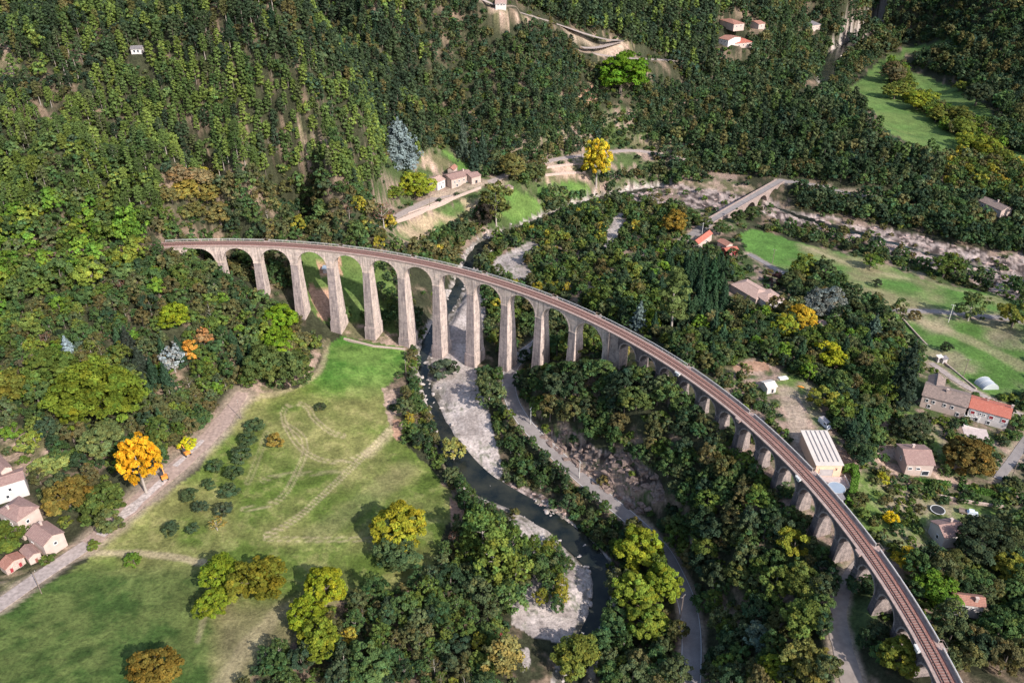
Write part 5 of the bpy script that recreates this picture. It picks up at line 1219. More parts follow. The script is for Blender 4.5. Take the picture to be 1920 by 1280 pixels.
M['metal_white'] = plain('white_sheet_roof', (.56, .49, .43), .5, .08, .4); M['metal_dark'] = plain('dark_metal', (.06, .055, .06), .6, .2, 2); M['metal_rib'] = plain('grey_roof_rib', (.20, .18, .18), .6, .1, 2)
M['pool_cover'] = plain('blue_grey_cover', (.27, .32, .38), .5, .08, .6); M['black_net'] = plain('black_net', (.02, .02, .022), .8, .2, 3); M['terrace'] = plain('terrace_tiles', (.46, .37, .34), .9, .15, 1)
M['vanpaint'] = plain('white_van_paint', (.62, .66, .72), .35, .08, 1); M['orange_paint'] = plain('orange_machine_paint', (.62, .24, .04), .5, .12, 2); M['tyre'] = plain('rubber', (.03, .03, .03), .9, .1, 3); M['wood'] = plain('pole_wood', (.20, .15, .12), .9, .3, 3); M['pale_pole'] = plain('pale_concrete_pole', (.55, .52, .48), .8, .1, 2)
M['polytunnel'] = plain('milky_polythene', (.40, .42, .43), .35, .08, .5)
M['solar'] = plain('blue_panel', (.10, .14, .20), .3, .1, 1)

def frame_px(A, B, C, h, zg=None, name=''):
    """eave corners in the photograph -> centre, angle, length, width, ground height"""
    if zg is None: cu, cv = (A[0]+C[0])/2, (A[1]+C[1])/2; zg = float(hit(cu, cv, h)[2])
    a, b, c = [hitz(p[0], p[1], zg+h) for p in (A, B, C)]
    u = (b-a)[:2]; L = np.hypot(*u); u = u/L; n = np.array([-u[1], u[0]]); w = float((c-b)[:2]@n); ctr = (a+b)[:2]/2+n*w/2
    print('HOUSE', name, 'L %.1f W %.1f zg %.1f' % (L, w, zg)); return ctr, math.atan2(u[1], u[0]), L, abs(w), zg
HOUSES = []
def plan_house(**k):
    c, ang, L, W, zg = frame_px(k['A'], k['B'], k['C'], k['h'], k.get('zg'), k['name']+' '+k['label'][:24]); k.update(c=c, ang=ang, L=L, W=W, zg=zg); HOUSES.append(k)
    if k.get('flat', True): FLATS.append((c[0], c[1], zg-.05, .5*math.hypot(L, W)+.5))
    nn = max(1, int(round(L/max(W, 1))));
    for i in range(nn):
        s = (-.5+(i+.5)/nn)*L; FOOT.append((c[0]+cos(ang)*s, c[1]+sin(ang)*s, .5*math.hypot(L/nn, W)+1.6))
def build_house(name, label, c, ang, L, W, zg, h, rh, roof, wall, cat='house', hip=0, wins=(), doors=(), chim=(), mono=False, **k):
    root = empty(name, (c[0], c[1], zg), ang); tag(root, label, cat, k.get('group'))
    ov = k.get('ov', .35); x, y = L/2-ov, W/2-ov
    mb = MB()
    if mono: V = [(-x, -y, -1.5), (x, -y, -1.5), (x, y, -1.5), (-x, y, -1.5), (-x, -y, h), (x, -y, h), (x, y, h+rh-.02), (-x, y, h+rh-.02)]; mb.add(V, [(0, 1, 5, 4), (1, 2, 6, 5), (2, 3, 7, 6), (3, 0, 4, 7)])
    else:
        V = [(-x, -y, -1.5), (x, -y, -1.5), (x, y, -1.5), (-x, y, -1.5), (-x, -y, h), (x, -y, h), (x, y, h), (-x, y, h)]; F = [(0, 1, 5, 4), (2, 3, 7, 6)]
        if hip: F += [(1, 2, 6, 5), (3, 0, 4, 7)]
        else: V += [(x, 0, h+rh*y/(W/2)), (-x, 0, h+rh*y/(W/2))]; F += [(1, 2, 6, 8, 5), (3, 0, 4, 9, 7)]
        mb.add(V, F)
    mb.build('wall', M[wall], root)
    mb = MB(); X, Y = L/2, W/2; t = .16
    if mono:
        mb.add([(-X, -Y, h), (X, -Y, h), (X, Y, h+rh), (-X, Y, h+rh), (-X, -Y, h+t), (X, -Y, h+t), (X, Y, h+rh+t), (-X, Y, h+rh+t)], [(0, 3, 2, 1), (4, 5, 6, 7), (0, 1, 5, 4), (1, 2, 6, 5), (2, 3, 7, 6), (3, 0, 4, 7)])
    else:
        hx = min(hip*Y, X*.95)
        a, b = (-X+hx, 0, h+rh), (X-hx, 0, h+rh); e = [(-X, -Y, h-.05), (X, -Y, h-.05), (X, Y, h-.05), (-X, Y, h-.05)]
        V = [p for p in e]+[a, b]; V2 = [(p[0], p[1], p[2]+t) for p in V]
        F = [(0, 1, 5, 4), (2, 3, 4, 5), (1, 2, 5), (3, 0, 4)]
        mb.add(V2, F if hip else F[:2]); mb.add(V, [f[::-1] for f in (F if hip else F[:2])])
        ed = [(0, 1), (1, 2), (2, 3), (3, 0)] if hip else [(0, 1), (2, 3), (1, 5), (5, 2), (3, 4), (4, 0)]
        mb.add(V+V2, [(i, j, j+6, i+6) for i, j in ed])
    ro = mb.build('roof', M[roof], root)
    if not mono:
        m2 = MB(); m2.tube([(-X+hx, 0, h+rh+t), (X-hx, 0, h+rh+t)], .13, 5); m2.build('ridge', M[roof], ro)
    for q in chim:
        m2 = MB(); z = h+rh*(1-abs(q[1])/Y) if not mono else h+rh; m2.box((q[0]*X, q[1], z+.5), (.7, .6, 1.5)); m2.box((q[0]*X, q[1], z+1.32), (.9, .8, .14)); m2.build('chimney', M['render_cream'], ro)
    def opening(nm, side, f, z, w, hh, mt, fr):
        # side: 0 = -y wall, 1 = +x gable, 2 = +y wall, 3 = -x gable
        rz = (0, pi/2, pi, -pi/2)[side]; half = (x, y, x, y)[side]; dist = (y, x, y, x)[side]
        def P(s, d): return (s*cos(rz)+d*sin(rz), s*sin(rz)-d*cos(rz))
        s = f*half; px, py = P(s, dist+.04); m2 = MB()
        for ds, dz_, ww, hh_ in ((-w/2, 0, .12, hh+.12), (w/2, 0, .12, hh+.12)): q = P(s+ds, dist+.05); m2.box((q[0], q[1], z), (ww, .16, hh_), rz)
        for dz_ in (-hh/2, hh/2): q = P(s, dist+.07); m2.box((q[0], q[1], z+dz_), (w+.3, .18, .12), rz)
        o = m2.build(nm, M[fr], root); m3 = MB(); q = P(s, dist+.03); m3.box((q[0], q[1], z), (w, .08, hh), rz); m3.build('pane' if nm == 'window' else 'leaf', M[mt], o)
    for wdw in wins: opening('window', *wdw)
    for d in doors: opening('door', *d)
    return root
def win_row(side, fs, z, w=.95, h=1.25, mt='glass', fr='shutter_white'): return [(side, f, z, w, h, mt, fr) for f in fs]

def plan_all():
    P = plan_house
    # left village
    P(name='village_house', label='house whose tiled roof is cut by the left edge, highest in the left village', A=(-45,838), B=(0,887), C=(22,874), h=6, rh=1.3, roof='tile_pink', wall='render_cream', wins=[])
    P(name='village_house', label='white walled house with tiled roof, second from the top at the left edge', A=(-45,926), B=(47,898), C=(22,882), h=7, rh=1.0, roof='tile_pink', wall='render_white', wins=win_row(0, (-.2, .3), 4.6)+win_row(0, (.1,), 2), zg=-34)
    P(name='village_house', label='tallest old house of the left village with a broad hipped tiled roof', A=(-8,958), B=(31,979), C=(74,949), h=8.0, rh=1.6, hip=.9, roof='tile_pink', wall='render_cream', wins=win_row(1, (-.2,), 5.6)+win_row(0, (-.4, .2), 5.2), chim=[(-.3, -2)], zg=-36)
    P(name='village_house', label='gabled stone house at the road with one small window in its gable', A=(46,1002), B=(80,1025), C=(121,997), h=5.6, rh=1.7, roof='tile_pink', wall='render_cream', wins=win_row(1, (.05,), 3.9, 1.0, 1.1)+win_row(0, (-.5,), 3), chim=[(-.6, 1)], zg=-37)
    P(name='annex', cat='outbuilding', label='low tiled annex with a brown door between the gabled house and the barn', A=(35,1032), B=(52,1050), C=(71,1028), h=3.0, rh=1.0, roof='tile_pink', wall='render_cream', doors=[(1, .1, 1.0, .9, 1.9, 'door_brown', 'render_cream')], zg=-37)
    P(name='barn', cat='barn', label='small barn with two red doors and a lone tiled roof at the left edge', A=(-6,1058), B=(9,1069), C=(44,1041), h=2.6, rh=1.2, roof='tile_orange', wall='stone_wall', doors=[(1, -.5, .9, 1.0, 1.8, 'shutter_red', 'stone_wall'), (1, .45, .9, 1.0, 1.8, 'shutter_red', 'stone_wall')], zg=-36.5)
    # farmhouse at the foot of the far slope
    P(name='stone_farmhouse', label='large brown stone farmhouse with tiled roof above the far lawn', A=(846,338), B=(888,327), C=(880,315), h=5.5, rh=1.3, roof='tile_pink', wall='stone_wall', wins=win_row(0, (-.7, -.3, .15, .6), 3.6)+win_row(0, (-.5, .4), 1.3, 1.1, 1.6), chim=[(.5, 0)])
    P(name='farmhouse_wing', label='right-hand end of the stone farmhouse with arched doorway', A=(884,334), B=(903,329), C=(897,319), h=4.2, rh=1.0, roof='tile_pink', wall='stone_wall', doors=[(0, 0, 1.0, 1.6, 2.0, 'glass', 'stone_wall')])
    P(name='farmhouse_tower', label='small gabled stone block behind the stone farmhouse', A=(838,318), B=(846,311), C=(857,314), h=5.5, rh=1.3, roof='tile_orange', wall='stone_wall', wins=win_row(0, (0,), 3))
    P(name='white_farmhouse', label='white walled house at the left end of the stone farmhouse', A=(820,343), B=(836,336), C=(830,323), h=5.0, rh=1.2, roof='tile_pale', wall='render_white', wins=win_row(0, (-.4, .4), 3.4)+win_row(3, (0,), 3)+win_row(0, (0,), 1.2, 1, 1.8))
    P(name='stone_hut', cat='hut', label='small round looking stone hut on the lawn below the farmhouse', A=(950,354), B=(964,351), C=(961,345), h=2.4, rh=1.2, hip=.9, roof='tile_brown', wall='stone_wall', doors=[(0, 0, 1, .9, 1.8, 'glass', 'stone_wall')])
    # far houses at the top
    P(name='far_house', label='far house with a red hipped roof, uppermost of the four red roofs', A=(1376,46), B=(1397,44), C=(1400,32), h=4, rh=1.6, hip=.8, roof='tile_orange', wall='render_cream', wins=win_row(0, (-.4, .4), 2.2))
    P(name='far_house', label='far orange roofed house to the right of the uppermost red roof', A=(1423,46), B=(1436,44), C=(1440,35), h=4, rh=1.2, roof='tile_orange', wall='render_cream', wins=win_row(0, (0,), 2.2))
    P(name='far_house', label='far pinkish red roofed house, lower left of the four', A=(1347,72), B=(1366,76), C=(1371,66), h=4, rh=1.3, roof='tile_orange', wall='render_white', wins=win_row(0, (-.3, .4), 2.2))
    P(name='far_house', label='far long orange roofed house, lower right of the four', A=(1378,82), B=(1412,79), C=(1409,70), h=4, rh=1.5, hip=.7, roof='tile_red', wall='render_cream', wins=win_row(0, (-.5, 0, .5), 2.2))
    P(name='far_house', label='far house with a pale grey roof near the upper river', A=(1518,49), B=(1540,46), C=(1543,33), h=4.5, rh=1.2, roof='slate', wall='render_cream', wins=win_row(0, (-.3, .4), 2.2))
    P(name='far_house', label='white house by the upper road at the top edge', A=(928,8), B=(950,8), C=(948,-1), h=3, rh=1.0, roof='tile_pale', wall='render_white', wins=win_row(0, (-.5, .1, .6), 2.8))
    P(name='hill_cabin', cat='cabin', label='tiny white walled cabin on top of the pine hill', A=(243,93), B=(266,92), C=(264,87), h=2.4, rh=.8, roof='slate', wall='render_white', wins=win_row(0, (-.4, .3), 1.4))
    P(name='river_house', label='long dark roofed house at the far right above the rocky river', A=(1834,376), B=(1878,396), C=(1888,386), h=4, rh=1.8, roof='tile_brown', wall='render_cream', wins=win_row(0, (-.6, 0, .6), 2.2), chim=[(.1, 0)])
    # houses between viaduct and field
    P(name='red_roofed_house', label='red roofed house half hidden by the fir grove near the road bridge', A=(1310,458), B=(1337,438), C=(1329,430), h=4, rh=1.4, roof='tile_red', wall='render_cream', wins=win_row(0, (.2,), 2.2))
    P(name='red_roofed_annex', label='low red roofed annex just right of the half hidden red roofed house', A=(1344,452), B=(1362,462), C=(1370,455), h=3.2, rh=1, roof='tile_orange', wall='render_cream', doors=[(0, 0, 1, .9, 1.9, 'door_brown', 'render_cream')])
    P(name='red_shed', cat='shed', label='small shed with red walls and red roof at the head of the lane', A=(1363,474), B=(1387,470), C=(1383,460), h=2.6, rh=1, roof='tile_red', wall='shutter_red', doors=[(0, -.3, 1, .9, 1.8, 'shutter_red', 'shutter_white')])
    P(name='villa', label='wide villa with a pale pink hipped roof below the field lane', A=(1418,562), B=(1369,533), C=(1400,522), h=3.2, rh=1.8, hip=.8, roof='tile_pale', wall='render_cream', wins=win_row(0, (-.5, .2), 1.6))
    P(name='villa_wing', label='right-hand wing of the pale pink roofed villa', A=(1440,570), B=(1474,562), C=(1446,541), h=3.0, rh=1.2, hip=.7, roof='tile_pale', wall='render_white', wins=win_row(0, (-.4, .4), 1.5))
    P(name='garage', cat='garage', label='small white garage with pinkish roof amid the trees behind the villa', A=(1540,612), B=(1553,610), C=(1537,600), h=2.6, rh=.8, roof='tile_pale', wall='render_white', doors=[(0, 0, 1, 2.2, 1.9, 'shutter_white', 'render_white')])
    # warehouse
    P(name='warehouse', cat='warehouse', label='peach walled warehouse with a white ribbed roof right beside the viaduct', A=(1530,873), B=(1583,873), C=(1556,809), h=4.6, rh=.5, roof='metal_white', wall='render_peach', mono=True, wins=[(0, .6, 3.0, .5, 1.0, 'glass', 'render_peach')], doors=[(0, -.15, 1.6, 4.4, 3.0, 'render_grey', 'render_peach')], zg=-14.0)
    P(name='garden_shed', cat='shed', label='white roofed hexagonal looking shed in the garden behind the railway', A=(1439,729), B=(1459,725), C=(1456,709), h=2.6, rh=.8, roof='metal_white', wall='render_white', doors=[(0, .2, 1, .9, 1.8, 'glass', 'render_white')])
    P(name='low_shed', cat='shed', label='low purple grey roofed shed tucked beside the railway below the pool', A=(1570,938), B=(1586,936), C=(1590,925), h=2.2, rh=.4, roof='slate', wall='render_grey', mono=True)
    # right village
    P(name='long_house', label='long old house with weathered brown tiles and cream walls in the right village', A=(1728,741), B=(1815,765), C=(1823,738), h=5.0, rh=1.9, roof='tile_brown', wall='render_cream', wins=win_row(0, (-.75, -.45, .05, .4), 3.4, .9, 1.2)+win_row(0, (-.6, .7), 1.2, 1, 1.4), chim=[(0, -1)])
    P(name='long_house_wing', label='wing of the long old house reaching back from its left end', A=(1735,733), B=(1741,703), C=(1774,711), h=5.0, rh=1.8, roof='tile_brown', wall='render_cream', wins=[])
    P(name='red_long_house', label='white house with a bright red tiled roof joined to the long old house', A=(1816,764), B=(1895,786), C=(1899,761), h=5.0, rh=1.4, roof='tile_red', wall='render_white', wins=win_row(0, (-.78, .15, .78), 3.4, 1.4, 1.4, 'shutter_red', 'shutter_white')+win_row(0, (-.4, -.2), 3.6, .6, .8)+win_row(0, (.1, -.5), 1.0, 1, 1.4), chim=[(-.2, 2), (.95, 1)])
    P(name='tiled_cottage', label='square house with a large pinkish tiled roof in the right village', A=(1700,871), B=(1755,873), C=(1749,834), h=4.6, rh=1.9, roof='tile_pink', wall='render_cream', wins=win_row(0, (-.7, -.1), 2.9, 1.2, .9)+win_row(0, (.5,), 1.2, 2.2, 1.8)+win_row(3, (0,), 3), chim=[(-.1, 2)])
    P(name='gabled_house', label='house with a white gable and pinkish tiles beside the trampoline', A=(1771,1009), B=(1814,1003), C=(1793,969), h=4.4, rh=1.6, roof='tile_pink', wall='render_white', wins=win_row(0, (.3,), 2.5)+win_row(3, (.2,), 2.2), chim=[(.3, 1)])
    P(name='brown_roofed_house', label='white walled house with a smooth red brown roof at the lower right', A=(1788,1131), B=(1850,1139), C=(1839,1115), h=4.6, rh=1.2, roof='tile_orange', wall='render_white', wins=win_row(0, (-.1, .3), 3.4, .5, .5)+win_row(0, (-.5,), 2, 1, 1.2), chim=[(.4, -1)])
    P(name='cabin', cat='cabin', label='small white topped cabin in the village meadow by the trees', A=(1760,672), B=(1770,670), C=(1767,665), h=2.2, rh=.4, roof='metal_white', wall='render_grey', mono=True)
    P(name='cabin', cat='cabin', label='small grey metal shelter in the village meadow', A=(1769,675), B=(1780,673), C=(1776,667), h=2.0, rh=.4, roof='slate', wall='render_grey', mono=True)
    P(name='tin_hut', cat='hut', label='tiny blue grey hut behind the tall piers', A=(603,505), B=(613,505), C=(612,499), h=2.2, rh=.4, roof='pool_cover', wall='render_grey', mono=True)

def at(u, v, dz=0): return ghit(u, v, dz)
def pole(u, v, h, label, kind='wood', arms=1, lean=0, group=None):
    p = at(u, v); r = empty('utility_pole', p, .6+u*.01); tag(r, label, 'utility pole', group)
    mb = MB(); mb.tube([(0, 0, -1), (0, 0, 0), (lean, 0, h)], [.17, .16, .10], 7); mb.build('shaft', M['wood' if kind == 'wood' else 'pale_pole'], r)
    for k in range(arms):
        mb = MB(); mb.box((0, 0, h-.4-.7*k), (1.7, .1, .12)); cr = mb.build('crossarm', M['wood' if kind == 'wood' else 'steel'], r)
        mb = MB()
        for s in (-.75, 0, .75): mb.tube([(s, 0, h-.34-.7*k), (s, 0, h-.08-.7*k)], [.07, .04], 5)
        mb.build('insulators', M['shutter_white'], cr)
    return p
def digger(u, v, rz, label, s=1.0):
    p = at(u, v); r = empty('excavator', (p[0], p[1], p[2]+.05), rz); r.scale = (s,)*3; tag(r, label, 'excavator')
    for sy in (-1, 1):
        mb = MB(); mb.tube([(-1.3, sy*.9-.25, .42), (-1.3, sy*.9+.25, .42)], .42, 10); mb.tube([(1.3, sy*.9-.25, .42), (1.3, sy*.9+.25, .42)], .42, 10); mb.box((0, sy*.9, .42), (2.6, .5, .82)); mb.build('track', M['tyre'], r)
    mb = MB(); mb.box((0, 0, .75), (1.6, 1.4, .3)); mb.box((-.7, 0, 1.35), (1.7, 2.0, .9)); mb.box((-1.3, 0, 1.5), (.6, 1.9, .9)); mb.box((.3, -.55, 1.2), (.9, .6, .6)); mb.build('body', M['orange_paint'], r)
    mb = MB(); mb.box((.35, .5, 1.75), (1.1, .95, 1.5)); c = mb.build('cab', M['glass'], r); mb = MB(); mb.box((.35, .5, 2.55), (1.2, 1.02, .1)); mb.build('cab_roof', M['metal_dark'], c)
    mb = MB(); mb.tube([(.5, -.2, 1.3), (2.2, -.2, 3.0), (3.3, -.2, 2.9)], [.2, .22, .15], 6); mb.build('boom', M['orange_paint'], r)
    mb = MB(); mb.tube([(3.3, -.2, 3.0), (3.9, -.2, 1.2)], [.16, .12], 6); mb.build('stick', M['orange_paint'], r)
    mb = MB(); mb.prism([(3.6, -.6), (4.2, -.6), (4.2, .2), (3.6, .2)], .3, 1.1); mb.tube([(3.6, -.6, .35), (3.6, .2, .35)], .12, 5); mb.build('bucket', M['metal_dark'], r)
def wheels(r, xs, hw, rad=.34):
    for x in xs:
        for s in (-1, 1):
            mb = MB(); mb.tube([(x, s*hw-.11, rad), (x, s*hw+.11, rad)], rad, 12); w = mb.build('wheel', M['tyre'], r)
            mb = MB(); mb.tube([(x, s*hw-.115, rad), (x, s*hw+.115, rad)], rad*.55, 8); mb.build('hub', M['steel'], w)
def van(u, v, rz, label):
    p = at(u, v); r = empty('parked_van', p, rz); tag(r, label, 'van')
    V = []; prof = [(-2.6, .45), (-2.65, 1.9), (-2.5, 2.25), (1.5, 2.25), (1.95, 1.75), (2.6, 1.15), (2.65, .45)]
    for y in (-.98, .98): V += [(x, y*(1 if z < 1.5 else .93), z) for x, z in prof]
    n = len(prof); mb = MB(); mb.add(V, [tuple(range(n)), tuple(range(2*n-1, n-1, -1))]+[(i, n+i, n+(i+1) % n, (i+1) % n) for i in range(n)]); mb.build('body', M['vanpaint'], r)
    mb = MB(); mb.box((-.45, 0, 2.29), (3.9, 1.7, .08)); mb.build('roof', M['render_grey'], r)
    mb = MB(); mb.add([(1.58, -.85, 2.2), (1.58, .85, 2.2), (2.02, .88, 1.72), (2.02, -.88, 1.72)], [(0, 1, 2, 3)]); mb.build('windscreen', M['glass'], r)
    for s in (-1, 1):
        mb = MB(); mb.box((.9, s*.97, 1.75), (1.0, .06, .5)); mb.build('side_window', M['glass'], r)
        mb = MB(); mb.box((2.66, s*.7, .85), (.06, .3, .2)); mb.build('headlight', M['shutter_white'], r)
    wheels(r, (-1.6, 1.7), .92)
def pickup(u, v, rz, label):
    p = at(u, v); r = empty('parked_pickup', p, rz); tag(r, label, 'pickup truck')
    mb = MB(); mb.box((.9, 0, .75), (3.0, 1.75, .6)); mb.box((.55, 0, 1.35), (1.5, 1.6, .65)); mb.build('cab', M['vanpaint'], r)
    mb = MB(); mb.box((1.33, 0, 1.38), (.12, 1.45, .45)); mb.build('windscreen', M['glass'], r)
    mb = MB(); mb.box((-1.7, 0, .8), (2.4, 1.9, .12))
    for c, d in (((-1.7, .93, 1.0), (2.4, .06, .4)), ((-1.7, -.93, 1.0), (2.4, .06, .4)), ((-2.88, 0, 1.0), (.06, 1.8, .4))): mb.box(c, d)
    mb.build('load_bed', M['wood'], r); wheels(r, (-1.9, 1.5), .85)
def car(u, v, rz, label, mt):
    p = at(u, v); r = empty('parked_car', p, rz); tag(r, label, 'car')
    prof = [(-2.1, .35), (-2.15, .85), (-1.9, 1.0), (1.1, .98), (2.0, .8), (2.1, .35)]; V = []
    for y in (-.85, .85): V += [(x, y, z) for x, z in prof]
    n = len(prof); mb = MB(); mb.add(V, [tuple(range(n)), tuple(range(2*n-1, n-1, -1))]+[(i, n+i, n+(i+1) % n, (i+1) % n) for i in range(n)]); mb.build('body', M[mt], r)
    mb = MB(); V = [(-1.9, -.8, 1.0), (1.1, -.8, .99), (1.1, .8, .99), (-1.9, .8, 1.0), (-1.4, -.62, 1.45), (.3, -.62, 1.45), (.3, .62, 1.45), (-1.4, .62, 1.45)]
    mb.add(V, [(4, 5, 6, 7), (0, 1, 5, 4), (1, 2, 6, 5), (2, 3, 7, 6), (3, 0, 4, 7)]); c = mb.build('cabin', M['glass'], r)
    mb = MB(); mb.box((-.55, 0, 1.47), (1.7, 1.22, .05)); mb.build('roof', M[mt], c); wheels(r, (-1.3, 1.3), .78, .31)
def hedge(px, w, h, label, col, seed):
    P = [at(u, v) for u, v in px]; g = np.random.default_rng(seed); VV = []; CC = []; nrm = []
    o3 = P[0]
    for a, b in zip(P[:-1], P[1:]):
        d = b-a; L = np.hypot(d[0], d[1]); n = int(L*w*26+L*h*30); t = g.uniform(0, 1, n); f = g.integers(0, 3, n); s = g.uniform(-1, 1, n); q = g.uniform(0, 1, n)
        nx, ny = d[1]/L, -d[0]/L; off = np.where(f == 0, s*w/2, np.where(f == 1, w/2, -w/2)); z = np.where(f == 0, h, q*h)
        c = np.stack([a[0]+d[0]*t+nx*off, a[1]+d[1]*t+ny*off, a[2]+d[2]*t+z], 1)+g.normal(0, .09, (n, 3))-o3
        nn = np.stack([np.where(f == 1, nx, np.where(f == 2, -nx, 0)), np.where(f == 1, ny, np.where(f == 2, -ny, 0)), np.where(f == 0, 1., .2)], 1)
        VV.append(leaf_quads(c, nn, .2*g.uniform(.6, 1.3, n), g, .4)); lt = g.uniform(.7, 1.25, n); CC.append(np.repeat(np.stack([lt]*3, 1)*np.array(col), 4, 0))
    VV = np.concatenate(VV); o = link('hedge', new_mesh('hedge', VV, quads(len(VV)//4), M['leaves'], np.concatenate(CC))); o.location = o3; tag(o, label, 'hedge')
def wall_line(name, px, w, h, mt, label, cat='wall'):
    P = [at(u, v) for u, v in px]; o3 = P[0].copy(); mb = MB()
    for a, b in zip(P[:-1], P[1:]):
        d = b-a; L = np.hypot(d[0], d[1]); nx, ny = d[1]/L*w/2, -d[0]/L*w/2
        V = [(a[0]+nx, a[1]+ny, a[2]-1), (b[0]+nx, b[1]+ny, b[2]-1), (b[0]-nx, b[1]-ny, b[2]-1), (a[0]-nx, a[1]-ny, a[2]-1), (a[0]+nx, a[1]+ny, a[2]+h), (b[0]+nx, b[1]+ny, b[2]+h), (b[0]-nx, b[1]-ny, b[2]+h), (a[0]-nx, a[1]-ny, a[2]+h)]
        mb.add([np.array(v)-o3 for v in V], [(4, 5, 6, 7), (0, 1, 5, 4), (1, 2, 6, 5), (2, 3, 7, 6), (3, 0, 4, 7)])
    o = mb.build(name, M[mt]); o.location = o3; tag(o, label, cat)
def build_things():
    for k in HOUSES: build_house(**{a: b for a, b in k.items() if a not in ('A', 'B', 'C', 'flat')})
    # ribs on the warehouse roof belong to it
    wh = [k for k in HOUSES if k['name'] == 'warehouse'][0]; root = bpy.data.objects['warehouse']; roof = [c for c in root.children if c.name.startswith('roof')][0]
    X, Y = wh['L']/2, wh['W']/2
    for f in (-.62, -.3, .04, .38, .72):
        mb = MB(); x = f*X; z0, z1 = wh['h']+.17, wh['h']+wh['rh']+.17; y0, y1 = -Y*.8, Y*.96
        za = z0+(z1-z0)*(y0+Y)/(2*Y); zb = z0+(z1-z0)*(y1+Y)/(2*Y)
        mb.add([(x-.14, y0, za-.02), (x+.14, y0, za-.02), (x+.14, y1, zb-.02), (x-.14, y1, zb-.02), (x-.14, y0, za+.12), (x+.14, y0, za+.12), (x+.14, y1, zb+.12), (x-.14, y1, zb+.12)], [(4, 5, 6, 7), (0, 1, 5, 4), (1, 2, 6, 5), (2, 3, 7, 6), (3, 0, 4, 7)]); mb.build('rib', M['metal_rib'], roof)
    c, ang, zg = wh['c'], wh['ang'], wh['zg']
    def wl(x, y): return (c[0]+cos(ang)*x-sin(ang)*y, c[1]+sin(ang)*x+cos(ang)*y)
    mb = MB(); mb.prism([wl(-X*.8, -Y-.01), wl(-X*.8, -Y-5.5), wl(X*1.15, -Y-5.5), wl(X*1.15, -Y-.01)], zg-1.5, zg+.25); o = mb.build('terrace', M['terrace']); tag(o, 'tiled terrace in front of the peach walled warehouse', 'terrace')
    mb = MB(); mb.prism([wl(X*1.15, -Y-5.6), wl(X*1.15+.25, -Y-5.6), wl(X*1.15+.25, -Y-.2), wl(X*1.15, -Y-.2)], zg-1.5, zg+1.1); mb.prism([wl(-X*.8, -Y-5.8), wl(X*1.15, -Y-5.8), wl(X*1.15, -Y-5.55), wl(-X*.8, -Y-5.55)], zg-1.5, zg+.8); o = mb.build('terrace_wall', M['render_white']); tag(o, 'low white wall round the warehouse terrace', 'wall')
    # pool
    p = at(1568.5, 914, 1.1); r = empty('round_pool', p); tag(r, 'round raised pool with a pale blue grey cover beside the railway', 'pool'); R_ = 2.6
    mb = MB(); mb.tube([(0, 0, -.5), (0, 0, 1.1)], R_, 32, caps=False); mb.build('side', M['render_grey'], r)
    mb = MB(); mb.tube([(0, 0, 1.1), (0, 0, 1.16)], R_-.08, 32); mb.build('cover', M['pool_cover'], r)
    mb = MB(); V = []; n = 36
    for k in range(n):
        a = 2*pi*k/n
        for rr, z in ((R_-.1, 1.18), (R_+.1, 1.18), (R_+.1, 1.08), (R_-.1, 1.08)): V.append((rr*cos(a), rr*sin(a), z))
    mb.add(V, [(i*4+j, i*4+(j+1) % 4, ((i+1) % n)*4+(j+1) % 4, ((i+1) % n)*4+j) for i in range(n) for j in range(4)]); mb.build('rim', M['steel'], r)
    p = at(1757, 959); r = empty('trampoline', p); tag(r, 'round black garden trampoline beside the gabled house', 'trampoline')
    mb = MB(); mb.tube([(0, 0, .8), (0, 0, .84)], 1.9, 24); mb.build('mat', M['black_net'], r)
    mb = MB(); V = []; n = 24
    for k in range(n):
        a = 2*pi*k/n
        for rr, z in ((1.9, .9), (2.15, .9), (2.15, .8), (1.9, .8)): V.append((rr*cos(a), rr*sin(a), z))
    mb.add(V, [(i*4+j, i*4+(j+1) % 4, ((i+1) % n)*4+(j+1) % 4, ((i+1) % n)*4+j) for i in range(n) for j in range(4)]); mb.build('rim', M['steel'], r)
    for k in range(6):
        a = k*pi/3; mb = MB(); mb.tube([(2.0*cos(a), 2.0*sin(a), -.1), (2.0*cos(a), 2.0*sin(a), .82)], .05, 5); mb.build('leg', M['steel'], r)
    # polytunnel
    a, b = at(1834, 724), at(1864, 724); d = b-a; L = np.hypot(d[0], d[1]); ang = math.atan2(d[1], d[0]); r = empty('greenhouse_tunnel', ((a+b)/2), ang); tag(r, 'arched milky plastic greenhouse tunnel beyond the village lane', 'greenhouse')
    mb = MB(); V = []; n = 14
    for y in (-2.6, 2.6):
        for k in range(n+1): t = pi*k/n; V.append((-L/2*cos(t), y, 2.8*sin(t)-.1))
    mb.add(V, [(k, k+1, n+2+k, n+1+k) for k in range(n)]+[tuple(range(n, -1, -1)), tuple(range(n+1, 2*n+2))]); mb.build('cover', M['polytunnel'], r)
    mb = MB()
    for y in (-2.62, 0, 2.62): mb.tube([(-L/2*cos(pi*k/n)*1.01, y, 2.83*sin(pi*k/n)-.1) for k in range(n+1)], .05, 4)
    mb.build('hoops', M['steel'], r)
    van(1546, 798, -1.25, 'old white van with a grey roof parked above the warehouse'); pickup(1816, 964, -.35, 'white flatbed pickup truck on the grass by the gabled house')
    car(1917, 1013, -.9, 'small white car at the right edge of the picture', 'vanpaint')
    digger(350, 852, 2.4, 'orange excavator higher up the village track'); digger(309, 897, 2.1, 'orange excavator lower down the track beside the orange tree', 1.05)
